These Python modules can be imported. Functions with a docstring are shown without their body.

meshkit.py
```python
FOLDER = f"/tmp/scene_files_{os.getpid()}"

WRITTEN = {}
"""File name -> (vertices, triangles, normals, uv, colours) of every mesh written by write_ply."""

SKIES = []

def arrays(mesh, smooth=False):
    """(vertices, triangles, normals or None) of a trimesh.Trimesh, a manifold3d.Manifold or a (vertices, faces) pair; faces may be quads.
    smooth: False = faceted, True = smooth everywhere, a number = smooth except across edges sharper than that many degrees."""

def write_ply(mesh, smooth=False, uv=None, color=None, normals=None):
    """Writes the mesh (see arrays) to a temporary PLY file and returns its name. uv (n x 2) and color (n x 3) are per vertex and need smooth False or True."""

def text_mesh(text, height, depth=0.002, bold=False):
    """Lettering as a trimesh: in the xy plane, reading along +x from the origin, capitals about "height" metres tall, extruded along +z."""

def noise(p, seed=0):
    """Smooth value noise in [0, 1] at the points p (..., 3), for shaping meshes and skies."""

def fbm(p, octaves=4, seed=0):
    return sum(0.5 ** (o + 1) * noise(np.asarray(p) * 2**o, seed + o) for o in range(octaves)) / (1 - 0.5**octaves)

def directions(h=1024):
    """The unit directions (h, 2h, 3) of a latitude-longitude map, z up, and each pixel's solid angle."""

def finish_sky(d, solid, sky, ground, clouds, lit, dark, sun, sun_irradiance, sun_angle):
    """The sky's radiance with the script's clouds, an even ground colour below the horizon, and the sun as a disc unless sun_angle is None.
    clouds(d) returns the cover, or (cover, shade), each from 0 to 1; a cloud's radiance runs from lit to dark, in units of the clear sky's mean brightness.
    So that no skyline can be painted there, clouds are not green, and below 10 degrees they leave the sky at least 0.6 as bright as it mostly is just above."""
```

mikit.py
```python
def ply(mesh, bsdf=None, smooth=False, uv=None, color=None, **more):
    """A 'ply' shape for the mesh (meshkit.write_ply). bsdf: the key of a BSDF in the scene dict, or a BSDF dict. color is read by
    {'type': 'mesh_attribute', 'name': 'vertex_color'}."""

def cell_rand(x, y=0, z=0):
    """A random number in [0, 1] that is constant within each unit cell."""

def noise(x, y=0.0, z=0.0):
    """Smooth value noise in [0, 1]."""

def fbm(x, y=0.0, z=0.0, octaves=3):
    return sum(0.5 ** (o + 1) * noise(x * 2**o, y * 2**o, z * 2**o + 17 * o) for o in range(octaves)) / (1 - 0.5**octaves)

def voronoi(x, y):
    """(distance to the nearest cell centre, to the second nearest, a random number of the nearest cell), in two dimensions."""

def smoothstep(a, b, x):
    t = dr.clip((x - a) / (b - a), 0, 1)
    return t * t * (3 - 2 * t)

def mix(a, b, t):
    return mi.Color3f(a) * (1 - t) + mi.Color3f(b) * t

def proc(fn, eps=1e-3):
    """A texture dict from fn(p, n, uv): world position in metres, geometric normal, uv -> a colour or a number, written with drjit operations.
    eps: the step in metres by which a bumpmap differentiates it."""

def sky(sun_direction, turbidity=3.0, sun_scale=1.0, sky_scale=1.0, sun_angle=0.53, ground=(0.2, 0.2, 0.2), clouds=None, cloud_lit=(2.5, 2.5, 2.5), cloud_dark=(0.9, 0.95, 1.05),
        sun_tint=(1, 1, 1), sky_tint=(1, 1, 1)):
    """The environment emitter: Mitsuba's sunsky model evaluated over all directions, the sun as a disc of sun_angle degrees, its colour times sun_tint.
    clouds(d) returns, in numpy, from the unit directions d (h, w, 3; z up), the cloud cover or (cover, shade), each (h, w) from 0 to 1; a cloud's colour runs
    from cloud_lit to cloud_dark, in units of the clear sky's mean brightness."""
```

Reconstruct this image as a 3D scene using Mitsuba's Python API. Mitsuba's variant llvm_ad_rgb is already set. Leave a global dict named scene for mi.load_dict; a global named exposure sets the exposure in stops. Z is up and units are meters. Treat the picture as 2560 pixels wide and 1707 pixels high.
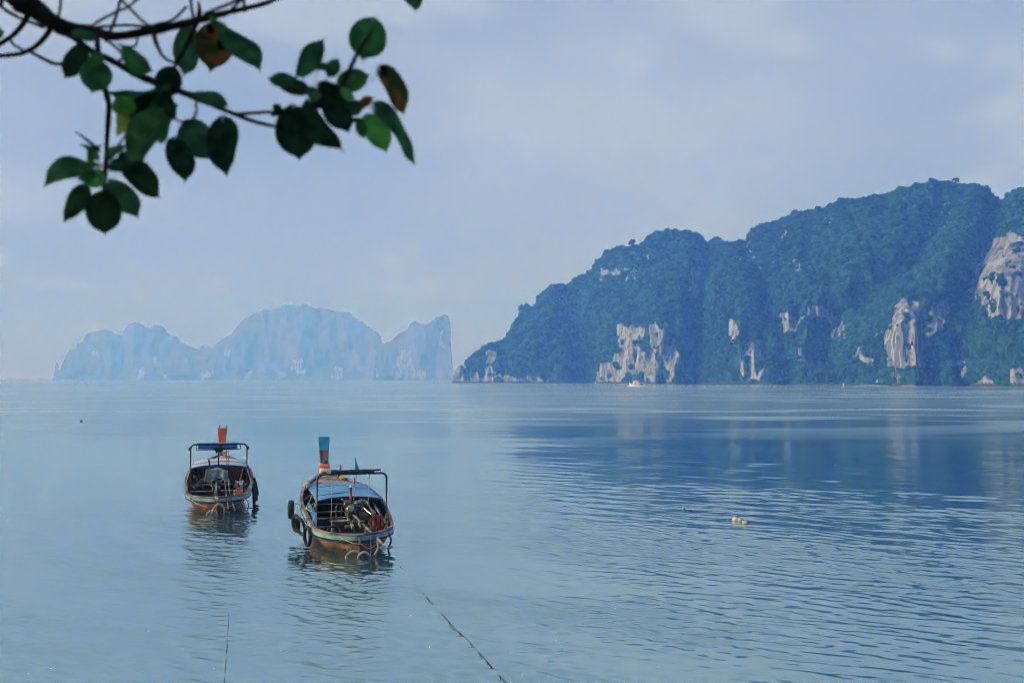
import math, random
import numpy as np
import trimesh
import shapely
import mitsuba as mi
import drjit as dr
import mikit
import meshkit
from mikit import proc, noise, fbm, voronoi, smoothstep, mix

scene, labels = {}, {}
RNG = np.random.default_rng(7)
random.seed(7)

# ------------------------------------------------------------------ camera, sky, exposure, haze
F, CX, CY = 2489.0, 1280.0, 853.5            # focal length and centre of the 2560 x 1707 photograph
CAM_H, HORIZON = 4.0, 948.0
PITCH = math.atan((HORIZON - CY) / F)
_c, _s = math.cos(PITCH), math.sin(PITCH)


def at(px, py, y):
    """The world point that lies y metres ahead of the viewpoint and is seen at photo pixel (px, py)."""
    u, v = (np.asarray(px, float) - CX) / F, -(np.asarray(py, float) - CY) / F
    dy, dz = _c - v * _s, _s + v * _c
    y = np.asarray(y, float)
    return np.stack(np.broadcast_arrays(u / dy * y, y, CAM_H + dz / dy * y), -1)


def on_water(px, py):
    """The point of the water surface seen at photo pixel (px, py)."""
    v = -(py - CY) / F
    return at(px, py, CAM_H * (_c - v * _s) / -(_s + v * _c))


scene['camera'] = {
    'type': 'thinlens', 'fov_axis': 'x', 'fov': math.degrees(2 * math.atan(1280 / F)), 'near_clip': 0.05, 'far_clip': 40000.0,
    'aperture_radius': 0.0062, 'focus_distance': 27.0, 'medium': {'type': 'ref', 'id': 'haze_air'},
    'to_world': mi.ScalarTransform4f().look_at(origin=[0, 0, CAM_H], target=[0, _c, CAM_H + _s], up=[0, 0, 1])}
SUN = (-0.88, -0.20, 0.38)


def clouds(d):
    z = np.maximum(d[..., 2], 0.0)
    p = d / (z[..., None] + 0.30)
    q = np.stack([p[..., 0], p[..., 1], d[..., 2] * 2.0], -1)
    big = meshkit.fbm(q * [1.6, 1.6, 2.4] + [7.84, 7.833, 22.771], 3, 21)
    warp = meshkit.fbm(q * 2.0 + 3.1, 3, 5)[..., None] - 0.5
    w = meshkit.fbm(q * 1.6 + [11.6432, 1.8826, 8.6625] + 1.2 * warp, 3, 6)
    wisp = meshkit.fbm(q * [4.5, 4.5, 3.0] + [11.6432, 1.8826, 8.6625] + warp * [3.0, 3.0, 1.5], 5, 11)
    wisp = np.clip((wisp - 0.47) * 4.0, 0, 1) * np.clip((w - 0.46) * 6, 0, 1)
    shade = 0.46 + 1.35 * (big - 0.5) - 0.9 * wisp
    return 0.93 + 0 * z, np.clip(shade, 0, 1)


scene['sky'] = mikit.sky(SUN, turbidity=4, sun_scale=2.6, sun_angle=6, clouds=clouds, cloud_lit=(2.74, 3.30, 3.78), cloud_dark=(1.28, 1.73, 2.34),
                         sun_tint=(0.585, 0.79, 1.08), sky_tint=(0.6, 0.80, 1.12), ground=(0.05, 0.1, 0.15))
exposure = 1.29
scene['haze_air'] = {'type': 'homogeneous', 'albedo': {'type': 'rgb', 'value': [0.735, 0.715, 0.985]},
                     'sigma_t': {'type': 'rgb', 'value': [0.00010, 0.00032, 0.00092]}, 'scale': 1.0}
scene['haze'] = {'type': 'cube', 'to_world': mi.ScalarTransform4f().translate([0, 0, 249]).scale([12000, 12000, 255]),
                 'bsdf': {'type': 'null'}, 'interior': {'type': 'ref', 'id': 'haze_air'}}
labels['haze'] = {'label': 'blue morning haze over the bay that fades the far islands', 'category': 'haze', 'kind': 'stuff'}


# ------------------------------------------------------------------ helpers
def put(key, mesh, bsdf, smooth=False, label=None, cat=None, group=None, kind=None, color=None):
    """One entry of the scene; a taken key gets the next number."""
    if key in scene or key in labels and '__' in key:
        n = 1
        while f'{key}_{n:03d}' in scene:
            n += 1
        key = f'{key}_{n:03d}'
    scene[key] = mikit.ply(mesh, bsdf, smooth=smooth, color=color)
    tag(key, label, cat, group, kind)
    return key


def tag(key, label=None, cat=None, group=None, kind=None):
    d = {k: v for k, v in (('label', label), ('category', cat), ('group', group), ('kind', kind)) if v}
    if d:
        labels[key] = d


def thing(name, label, cat, group=None):
    key, n = name, 1
    while key in labels:
        key = f'{name}_{n:03d}'
        n += 1
    tag(key, label, cat, group)
    return key


def st3(x, y, z):
    return np.stack(np.broadcast_arrays(x, y, z), -1)


def join(parts):
    parts = [(np.asarray(v, float), np.asarray(f, int)) for v, f in parts]
    parts = [(v, np.vstack([f[:, [0, 1, 2]], f[:, [0, 2, 3]]]) if f.shape[1] == 4 else f) for v, f in parts]
    vs, fs, n = [], [], 0
    for v, f in parts:
        vs.append(v), fs.append(f + n)
        n += len(v)
    return np.vstack(vs), np.vstack(fs)


def tri(f):
    f = np.asarray(f)
    return np.vstack([f[:, [0, 1, 2]], f[:, [0, 2, 3]]]) if f.shape[1] == 4 else f


def grid_faces(nu, nv, closed_u=False):
    i, j = np.meshgrid(np.arange(nu if closed_u else nu - 1), np.arange(nv - 1), indexing='ij')
    a, b = (i * nv + j).ravel(), (((i + 1) % nu) * nv + j).ravel()
    return np.stack([a, b, b + 1, a + 1], 1)


def curve(pts, n):
    """A smooth line through the points (Catmull-Rom), n points."""
    p = np.asarray(pts, float)
    if len(p) == 2:
        return p[0] + np.linspace(0, 1, n)[:, None] * (p[1] - p[0])
    q = np.vstack([2 * p[0] - p[1], p, 2 * p[-1] - p[-2]])
    seg = np.r_[0, np.cumsum(np.linalg.norm(np.diff(p, axis=0), axis=1) + 1e-9)]
    t = np.linspace(0, seg[-1], n)
    i = np.clip(np.searchsorted(seg, t, side='right') - 1, 0, len(p) - 2)
    u = ((t - seg[i]) / (seg[i + 1] - seg[i]))[:, None]
    a, b, c, d = q[i], q[i + 1], q[i + 2], q[i + 3]
    return 0.5 * (2 * b + (c - a) * u + (2 * a - 5 * b + 4 * c - d) * u ** 2 + (3 * b - a - 3 * c + d) * u ** 3)


def tube(pts, r, sides=8, n=None, rough=0.0, seed=0, flat=1.0):
    """A capped tube along the points; r one radius or one per point."""
    p = np.asarray(pts, float)
    r = np.broadcast_to(np.asarray(r, float), (len(p),))
    if n:
        rr = np.c_[p, r]
        rr = curve(rr, n)
        p, r = rr[:, :3], np.maximum(rr[:, 3], 1e-4)
    t = np.gradient(p, axis=0)
    t /= np.linalg.norm(t, axis=1, keepdims=True) + 1e-12
    ref = np.array([0, 0, 1.0]) if abs(t[:, 2]).mean() < 0.8 else np.array([1.0, 0, 0])
    a = np.cross(t, ref)
    a /= np.linalg.norm(a, axis=1, keepdims=True) + 1e-12
    b = np.cross(a, t)
    ang = np.arange(sides) * 2 * np.pi / sides
    v = p[:, None] + r[:, None, None] * (np.cos(ang)[None, :, None] * a[:, None] + flat * np.sin(ang)[None, :, None] * b[:, None])
    if rough:
        v = p[:, None] + (v - p[:, None]) * (1 + rough * (meshkit.noise(v * 1.3 / r.mean() / 3 + seed) - 0.5))[..., None]
    m = len(p)
    f = grid_faces(m, sides)
    i = np.arange(m - 1)
    wrap = np.stack([i * sides + sides - 1, (i + 1) * sides + sides - 1, (i + 1) * sides, i * sides], 1)
    f = tri(np.vstack([f, wrap]))
    v = np.vstack([v.reshape(-1, 3), p[:1], p[-1:]])
    k = np.arange(sides)
    caps = np.vstack([np.stack([np.full(sides, m * sides), k, (k + 1) % sides], 1),
                      np.stack([np.full(sides, m * sides + 1), (m - 1) * sides + (k + 1) % sides, (m - 1) * sides + k], 1)])
    return v, np.vstack([f, caps])


def box(c, size, rot=None, bevel=0.0):
    """A box, its edges cut by bevel."""
    s = np.asarray(size, float) / 2
    if bevel:
        b = min(bevel, 0.45 * s.min() * 2)
        pts = []
        for k in range(3):
            e = s.copy()
            e[[i for i in range(3) if i != k]] -= b
            pts += [[x * e[0], y * e[1], z * e[2]] for x in (-1, 1) for y in (-1, 1) for z in (-1, 1)]
        h = trimesh.convex.convex_hull(np.array(pts))
        v, f = np.array(h.vertices), np.array(h.faces)
    else:
        m = trimesh.creation.box(extents=2 * s)
        v, f = np.array(m.vertices), np.array(m.faces)
    if rot is not None:
        v = v @ np.asarray(rot).T
    return v + np.asarray(c, float), f


def rot(ax, deg):
    return trimesh.transformations.rotation_matrix(math.radians(deg), ax)[:3, :3]


def beam(p, q, w, h=None, up=(0, 0, 1)):
    """A straight plank or bar from p to q, w wide and h thick."""
    p, q = np.asarray(p, float), np.asarray(q, float)
    t = q - p
    L = np.linalg.norm(t)
    t /= L
    a = np.cross(t, up)
    a /= np.linalg.norm(a)
    return box((p + q) / 2, (L, w, h or w), np.stack([t, a, np.cross(a, t)], 1), bevel=0.15 * (h or w))


def lathe(profile, sides=24, axis=2):
    """A body of revolution from (radius, height) pairs."""
    pr = np.asarray(profile, float)
    ang = np.arange(sides) * 2 * np.pi / sides
    v = np.stack([pr[None, :, 0] * np.cos(ang)[:, None], pr[None, :, 0] * np.sin(ang)[:, None], np.broadcast_to(pr[:, 1], (sides, len(pr)))], -1)
    f = grid_faces(sides, len(pr), True)
    v = v.reshape(-1, 3)
    if axis == 0:
        v = v[:, [2, 0, 1]]
    elif axis == 1:
        v = v[:, [1, 2, 0]]
    return v, tri(f)


def ball(c, r, sub=2, lump=0.0, seed=0):
    m = trimesh.creation.icosphere(subdivisions=sub)
    v = np.array(m.vertices)
    if lump:
        v = v * (1 + lump * (meshkit.noise(v * 2.1 + seed) - 0.5))[:, None]
    return v * np.asarray(r, float) + np.asarray(c, float), np.array(m.faces)


def sheet(rows, thick=0.012):
    """A cloth or board from a grid of points, given a thickness along its normals."""
    g = np.asarray(rows, float)
    nu, nv = g.shape[:2]
    n = np.cross(np.gradient(g, axis=0), np.gradient(g, axis=1))
    n /= np.linalg.norm(n, axis=-1, keepdims=True) + 1e-9
    v = np.vstack([(g + n * thick / 2).reshape(-1, 3), (g - n * thick / 2).reshape(-1, 3)])
    f = grid_faces(nu, nv)
    m = nu * nv
    rim = [(i, 0) for i in range(nu)] + [(nu - 1, j) for j in range(1, nv)] + [(i, nv - 1) for i in range(nu - 2, -1, -1)] + [(0, j) for j in range(nv - 2, 0, -1)]
    k = np.array([i * nv + j for i, j in rim])
    k2 = np.roll(k, -1)
    return v, tri(np.vstack([f, f[:, ::-1] + m, np.stack([k, k + m, k2 + m, k2], 1)]))


# ------------------------------------------------------------------ materials
def mat(name, d, two=True):
    scene[name] = {'type': 'twosided', 'b': d} if two else d


def rgb(c):
    return {'type': 'rgb', 'value': [float(x) for x in c]}


def paint(name, a, b, scale=6.0, rough=0.6, spec=0.4, grain=(1, 1, 1), metallic=0.0, lo=0.35, hi=0.65, extra=None):
    """A worn surface: colours a and b in patches of 1/scale metres."""
    gx, gy, gz = grain

    def fn(p, n, uv):
        t = smoothstep(lo, hi, fbm(p.x * scale * gx, p.y * scale * gy, p.z * scale * gz, 4))
        c = mix(a, b, t)
        return extra(p, c) if extra else c
    mat(name, {'type': 'principled', 'base_color': proc(fn), 'roughness': rough, 'specular': spec, 'metallic': metallic})
# ------------------------------------------------------------------ water
def water_height(x, y, keep):
    """Ripples: keep(wavelength) says how much of a wave the sheet can carry at each point."""
    q = np.stack([x, y, 0 * x], -1)
    patch = meshkit.fbm(q * [0.030, 0.022, 1] + [3.3, 8.1, 0.5], 3, 3)                  # groups of waves and calm lanes between them
    east = 1 / (1 + np.exp(-np.clip((x + 0.02 * y + 0.5) / 5.0, -40, 40)))                               # the open side of the bay is livelier
    lively = (0.30 + 0.70 * east) * np.clip(0.25 + 3.0 * (patch - 0.36), 0.12, 1.25)
    warp = 2.2 * meshkit.fbm(q * 0.06 + 1.7, 3, 8) + 0.5 * meshkit.noise(q * 0.45 + 4.2, 9)
    h = 0
    for lam, slope, deg, ph, f in ((1.3, 0.044, 34, 0.3, 0.05), (0.62, 0.046, 27, 1.9, 0.09), (1.9, 0.012, 41, 4.0, 0.03), (4.2, 0.006, 30, 2.0, 0.02)):
        a = math.radians(deg)
        k = 2 * math.pi / lam
        along = x * math.cos(a) - y * math.sin(a)
        amp = np.clip(meshkit.noise(np.stack([along * f, (x * math.sin(a) + y * math.cos(a)) * f * 3, 0 * x + lam], -1), 4) * 2 - 0.35, 0, 1.3)
        s = np.sin(k * (x * math.sin(a) + y * math.cos(a)) + ph + warp * k * 0.55)
        h = h + keep(lam) * lively * amp * slope / k * s
    rng = np.random.default_rng(3)
    gust = np.clip(meshkit.fbm(np.stack([(x * 0.83 - y * 0.56) * 0.16, (x * 0.56 + y * 0.83) * 0.55, 0 * x + 2.2], -1), 3, 12) * 3.0 - 0.85, 0.22, 1.35)                        # small cat's paws
    calm = 0.85 + 0.22 * east
    for n in range(40):                                                                                       # many short crossing wavelets
        lam = 0.11 * (1.4 / 0.11) ** ((n + rng.random()) / 40)
        a = math.radians(16 + 24 * rng.standard_normal())
        k = 2 * math.pi / lam
        h = h + keep(lam) * calm * gust * (0.010 if lam < 0.19 else 0.050 if lam < 0.55 else 0.015) / k * np.sin(k * (x * math.sin(a) + y * math.cos(a)) + 6.28 * rng.random() + 0.35 * k * warp * rng.random())
    for lam, slope, seed in ((4.5, 0.15, 47), (8.0, 0.14, 49), (16.0, 0.075, 41), (48.0, 0.006, 43), (130.0, 0.001, 45)):                        # long low lanes far out
        g = meshkit.fbm(np.stack([x / (3.2 * lam), y / (0.6 * lam), 0 * x + seed], -1), 2, seed)
        h = h + np.clip((np.hypot(x, y) - 45) / 80, 0, 1) * keep(lam) * (0.5 + 0.5 * east) * np.clip(3.2 * patch - 0.9, 0.15, 1.3) * slope * lam * 0.5 * (g - 0.5)
    return h


def build_water():
    rows = 3.0 + np.cumsum(np.full(18, 0.5))                                            # metres ahead, then finer and finer in angle
    depr = np.concatenate([np.linspace(1 / 12.0, 1 / 4000.0, 760)[1:], [1 / 6500.0, 1 / 11500.0]])
    r = np.concatenate([[0.0, 1.5], rows[rows < 12.0], 1 / depr])
    phi = np.concatenate([np.radians(np.linspace(-180, -31, 40))[:-1], np.radians(np.linspace(-31, 31, 600)), np.radians(np.linspace(31, 180, 40))[1:]])
    R, A = np.meshgrid(r, phi, indexing='ij')
    X, Y = R * np.sin(A), R * np.cos(A)
    dr_ = np.gradient(r)[:, None] + 0 * A
    da = np.abs(np.gradient(phi))[None, :] * R

    def keep(lam):
        return np.clip((lam / dr_ - 2.2) / 2.5, 0, 1) * np.clip((lam * 2.4 / np.maximum(da, 1e-3) - 2.2) / 2.5, 0, 1)
    Z = water_height(X, Y, keep)
    f = grid_faces(*R.shape)[:, ::-1]
    return np.stack([X, Y, Z], -1).reshape(-1, 3), tri(f)


def sea_colour(p, n, uv):
    shallow = smoothstep(34.0, 10.0, p.y + 0.25 * p.x + 10 * fbm(p.x * 0.05, p.y * 0.03, 0, 3))
    return mix((0.004, 0.055, 0.070), (0.040, 0.15, 0.16), shallow)


def sea_gloss(p, n, uv):
    breeze = fbm(p.x * 0.04 + 3, p.y * 0.17, 0, 4) + 0.10 * (fbm(p.x * 0.012, p.y * 0.012, 5, 2) - 0.5)
    return 0.007 + 0.055 * smoothstep(55.0, 140.0, p.y) + 0.16 * smoothstep(0.52, 0.66, breeze) * smoothstep(45.0, 130.0, p.y)


scene['sea_water'] = {'type': 'blendbsdf', 'weight': 0.57,
                      'a': {'type': 'roughplastic', 'distribution': 'ggx', 'alpha': 0.01, 'int_ior': 1.5, 'diffuse_reflectance': proc(sea_colour), 'nonlinear': False},
                      'b': {'type': 'roughconductor', 'distribution': 'ggx', 'alpha': proc(sea_gloss), 'material': 'none', 'specular_reflectance': rgb((0.74, 0.925, 0.97))}}
put('water', build_water(), 'sea_water', smooth=True, label='calm blue bay water with low ripples', kind='structure')


# ------------------------------------------------------------------ headland, its forest, far islands
def C7(x, y): return 1120 + 0.31463 * x, 560 + 0.31463 * y
def C8(x, y): return 1800 + 0.36346 * x, 430 + 0.36346 * y
def C6(x, y): return 100 + 0.45918 * x, 740 + 0.45918 * y


HEAD_SKY = np.array([(1134, 956), (1138, 938), (1142, 925), (1149, 914), (1158, 914), (1162, 926), (1166, 920), (1168, 902), (1178, 893), (1195, 880), (1227, 860), (1255, 853), (1271, 837),
                     (1287, 809), (1296, 793), (1309, 777), (1340, 765), (1347, 746), (1356, 733), (1391, 713), (1416, 717), (1435, 703), (1453, 695), (1485, 673), (1494, 654), (1520, 631),
                     (1542, 623), (1579, 618), (1592, 620), (1611, 604), (1626, 588), (1655, 580), (1686, 576), (1718, 579), (1740, 585), (1752, 598), (1765, 609), (1777, 607), (1790, 599),
                     (1803, 606), (1812, 612), (1825, 608), (1855, 609), (1865, 613), (1872, 590), (1880, 575), (1902, 564), (1945, 554), (1989, 533), (2033, 526), (2062, 523), (2098, 503),
                     (2142, 499), (2182, 495), (2218, 485), (2254, 474), (2291, 465), (2327, 457), (2363, 455), (2389, 459), (2411, 465), (2440, 461), (2469, 475), (2487, 497), (2502, 504),
                     (2516, 499), (2527, 485), (2549, 474), (2575, 464), (2620, 470), (2680, 500), (2740, 560), (2800, 640), (2860, 780), (2900, 955)], float)
ROCK = [[C7(*q) for q in poly] for poly in (
    [(1380, 820), (1560, 830), (1550, 900), (1500, 940), (1540, 1010), (1640, 990), (1640, 830), (1740, 820), (1730, 900), (1800, 960), (1850, 1080), (1820, 1200), (1760, 1240), (1730, 1120),
     (1640, 1050), (1670, 1100), (1700, 1262), (1585, 1262), (1560, 1140), (1470, 1180), (1400, 1200), (1380, 1262), (1215, 1255), (1240, 1110), (1350, 1080), (1375, 1000), (1365, 900)],
    [(330, 1110), (360, 1190), (420, 1180), (440, 1245), (200, 1250), (220, 1220), (310, 1210)], [(200, 1228), (800, 1235), (800, 1262), (200, 1258)],
    [(1240, 350), (1330, 390), (1400, 380), (1350, 420), (1250, 390)], 
    [(1955, 350), (1990, 350), (1995, 570), (1950, 585), (1940, 480)],
    [(330, 1010), (390, 1020), (380, 1060), (340, 1070)], [(60, 1150), (100, 1150), (110, 1240), (50, 1245)])] + [
    [C8(*q) for q in poly] for poly in (
        [(70, 1060), (130, 1060), (130, 1110), (80, 1160)], [(140, 1290), (190, 1180), (240, 1180), (290, 1280), (290, 1400), (250, 1420), (170, 1430)],
        [(430, 980), (480, 970), (500, 1050), (560, 1010), (520, 1110), (460, 1120), (450, 1040)], [(590, 970), (650, 925), (740, 950), (840, 1030), (860, 1140), (820, 1140), (770, 1020), (680, 1010)],
        [(550, 1220), (580, 1300), (700, 1330), (690, 1400), (600, 1370), (560, 1310)], [(930, 1210), (990, 1270), (1060, 1310), (1050, 1330), (950, 1280)],
        [(1220, 895), (1250, 880), (1290, 920), (1360, 910), (1340, 1070), (1430, 1090), (1420, 1365), (1280, 1365), (1220, 1300), (1225, 1440), (1210, 1440), (1160, 1200), (1170, 1080), (1215, 1040)],
        [(1480, 895), (1570, 860), (1570, 1000), (1500, 1190), (1440, 1190), (1460, 1000)],
        [(1890, 450), (2020, 425), (2091, 480), (2300, 560), (2300, 1050), (2060, 1035), (1880, 1000), (1790, 900), (1710, 790), (1780, 730), (1790, 600), (1830, 550)],
        [(1620, 1240), (1700, 1290), (1700, 1400), (1660, 1380)], [(1770, 1475), (1860, 1385), (1900, 1450), (1880, 1475)], [(1410, 1430), (1490, 1395), (1520, 1440), (1430, 1468)],
        [(2040, 1370), (2091, 1330), (2091, 1460), (2020, 1460)])]
FAINT = [[C7(*q) for q in poly] for poly in (                                            # thin bare streaks between shrubs
    [(1120, 440), (1250, 400), (1320, 470), (1180, 500)], [(1250, 340), (1520, 330), (1520, 450), (1380, 480), (1300, 400)], [(790, 550), (930, 550), (930, 660), (850, 660)], [(2160, 220), (2340, 220), (2340, 300), (2180, 290)],
    [(1545, 210), (1600, 230), (1610, 330), (1560, 320)], [(2100, 330), (2200, 330), (2200, 390), (2120, 390)])] + [[C8(*q) for q in poly] for poly in (
        [(190, 430), (240, 410), (260, 580), (200, 560)], [(470, 600), (560, 610), (550, 710), (490, 710)], [(1000, 580), (1070, 580), (1070, 660), (1010, 650)], [(220, 580), (400, 580), (420, 720), (290, 720)],
        [(1480, 210), (1600, 200), (1660, 320), (1560, 400), (1490, 320)], [(710, 310), (770, 310), (760, 400), (720, 400)], [(400, 380), (470, 400), (460, 480), (410, 470)], [(1060, 1080), (1140, 1080), (1130, 1160), (1070, 1150)])]
# valleys run back into the hill, spurs come forward: (line in the survey, metres, half width)
FOLDS = [([(1425, 690), (1445, 800), (1462, 958)], 30, 34), ([(1770, 612), (1752, 730), (1742, 850), (1735, 962)], 46, 30), ([(2345, 540), (2275, 680), (2190, 740), (2110, 790), (2060, 900)], 34, 48),
         ([(1870, 615), (1905, 720), (1935, 800)], 20, 26), ([(2392, 850), (2420, 962)], 16, 22), ([(1950, 850), (1975, 962)], 16, 26), ([(2490, 500), (2470, 600), (2400, 760)], 34, 40),
         ([(1480, 900), (1470, 958)], 10, 14), ([(1650, 900), (1665, 958)], 9, 16), ([(1690, 850), (1660, 960)], 12, 14), ([(2075, 640), (2080, 760)], 9, 26), ([(2330, 860), (2335, 962)], 12, 16),
         ([(1580, 640), (1640, 760), (1640, 815)], -16, 46), ([(1860, 690), (1850, 900)], -14, 40), ([(2250, 720), (2260, 950)], -16, 42), ([(1350, 800), (1360, 950)], -14, 50), ([(2520, 720), (2530, 955)], -24, 60),
         ([(2060, 560), (2150, 620)], -10, 60)]


def line_distance(px, py, line):
    return shapely.distance(shapely.points(px, py), shapely.LineString(line))


def shore_y(px):
    w = np.interp(px, [1128, 1400, 1860, 2200, 2560, 2720, 2900], [956.8, 957.6, 961, 963.6, 966, 967, 968])
    return w, CAM_H * F / (w - HORIZON)


HEAD_COLS, HEAD_ROWS = np.arange(1134.0, 2900.1, 1.6), np.concatenate([np.linspace(-0.02, 1, 150)])


def head_surface(px, v):
    """Point of the headland's seaward face: px the bearing, v from the waterline (0) to the skyline (1)."""
    w, ys = shore_y(px)
    sky = np.interp(px, HEAD_SKY[:, 0], HEAD_SKY[:, 1])
    sky = sky + 0.0 * px
    py = w + np.clip(v, 0, 1) * (sky - w)
    tall = (w - sky) / F * ys
    back = tall * (0.10 + 0.30 * v + 0.75 * np.clip(v, 0, 1) ** 3.0)
    q = np.stack([px / 70, py / 210, 0 * px], -1)
    grow = np.clip((w - py) / 26, 0, 1) * np.clip(tall / 25, 0.1, 1)
    back = back + grow * (26 * (meshkit.fbm(q, 3, 51) - 0.5) + 13 * (meshkit.noise(np.stack([px / 21, py / 80, 0 * px], -1), 52) - 0.5) + 5 * (meshkit.noise(np.stack([px / 9, py / 26, 0 * px], -1), 53) - 0.5))
    for line, deep, wide in FOLDS:
        back = back + np.clip(tall / 40, 0, 1) * 1.25 * deep * np.exp(-(line_distance(px, py, line) / wide) ** 2)
    y = ys + np.maximum(back, 0.0)
    p = at(px, py, y)
    p[..., 2] = np.where(v < 0, -3.0, p[..., 2])
    return p, py


def rock_cover(px, py):
    """1 where the limestone is bare, 0 under forest."""
    q = np.stack([px / 11, py / 34, 0 * px], -1)
    wx = px + 20 * (meshkit.fbm(q, 3, 61) - 0.5)
    wy = py + 44 * (meshkit.fbm(q + 9.3, 3, 62) - 0.5)
    m = np.zeros(np.shape(px))
    for poly in ROCK:
        g = shapely.Polygon(poly).buffer(0).buffer(5.5)
        shapely.prepare(g)
        m = np.maximum(m, shapely.contains_xy(g, wx, wy))
    holes = meshkit.fbm(np.stack([px / 9, py / 20, 0 * px], -1), 3, 63)
    m = np.where(holes > 0.725, 0, m)
    bare = meshkit.fbm(np.stack([px / 3.2, py / 17, 0 * px], -1), 3, 66)
    for poly in FAINT:
        m = np.maximum(m, shapely.contains_xy(shapely.Polygon(poly).buffer(0), wx, wy) & (bare > 0.56))
    w, _ = shore_y(px)
    ledge = (w - py < 3.2 + 7 * (meshkit.fbm(np.stack([px / 9, 0 * px, 0 * px], -1), 3, 64) - 0.45)) & (py < w + 9)
    return np.maximum(m, ledge)


def limestone(p, n, uv):
    streak = fbm(p.x * 0.30 + 2.0 * noise(p.z * 0.05), p.y * 0.30, p.z * 0.035, 4)
    crack = fbm(p.x * 0.55 + 4, p.y * 0.55, p.z * 0.10, 3)
    stain = fbm(p.x * 0.12, p.y * 0.12, p.z * 0.05 + 7, 3)
    c = mix((0.255, 0.288, 0.328), (0.11, 0.125, 0.15), smoothstep(0.42, 0.60, streak))
    c = mix(c, (0.05, 0.055, 0.06), 0.8 * smoothstep(0.60, 0.70, crack))
    c = mix(c, (0.33, 0.25, 0.20), 0.15 * smoothstep(0.52, 0.66, stain))
    c = mix(c, (0.10, 0.12, 0.06), 0.7 * smoothstep(0.60, 0.72, fbm(p.x * 0.3, p.y * 0.3, p.z * 0.2 + 3, 3)))
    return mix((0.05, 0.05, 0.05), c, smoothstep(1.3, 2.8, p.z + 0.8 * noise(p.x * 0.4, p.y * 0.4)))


def undergrowth(p, n, uv):
    return mix((0.012, 0.042, 0.022), (0.026, 0.080, 0.034), fbm(p.x * 0.3, p.y * 0.3, p.z * 0.3, 3))


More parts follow.
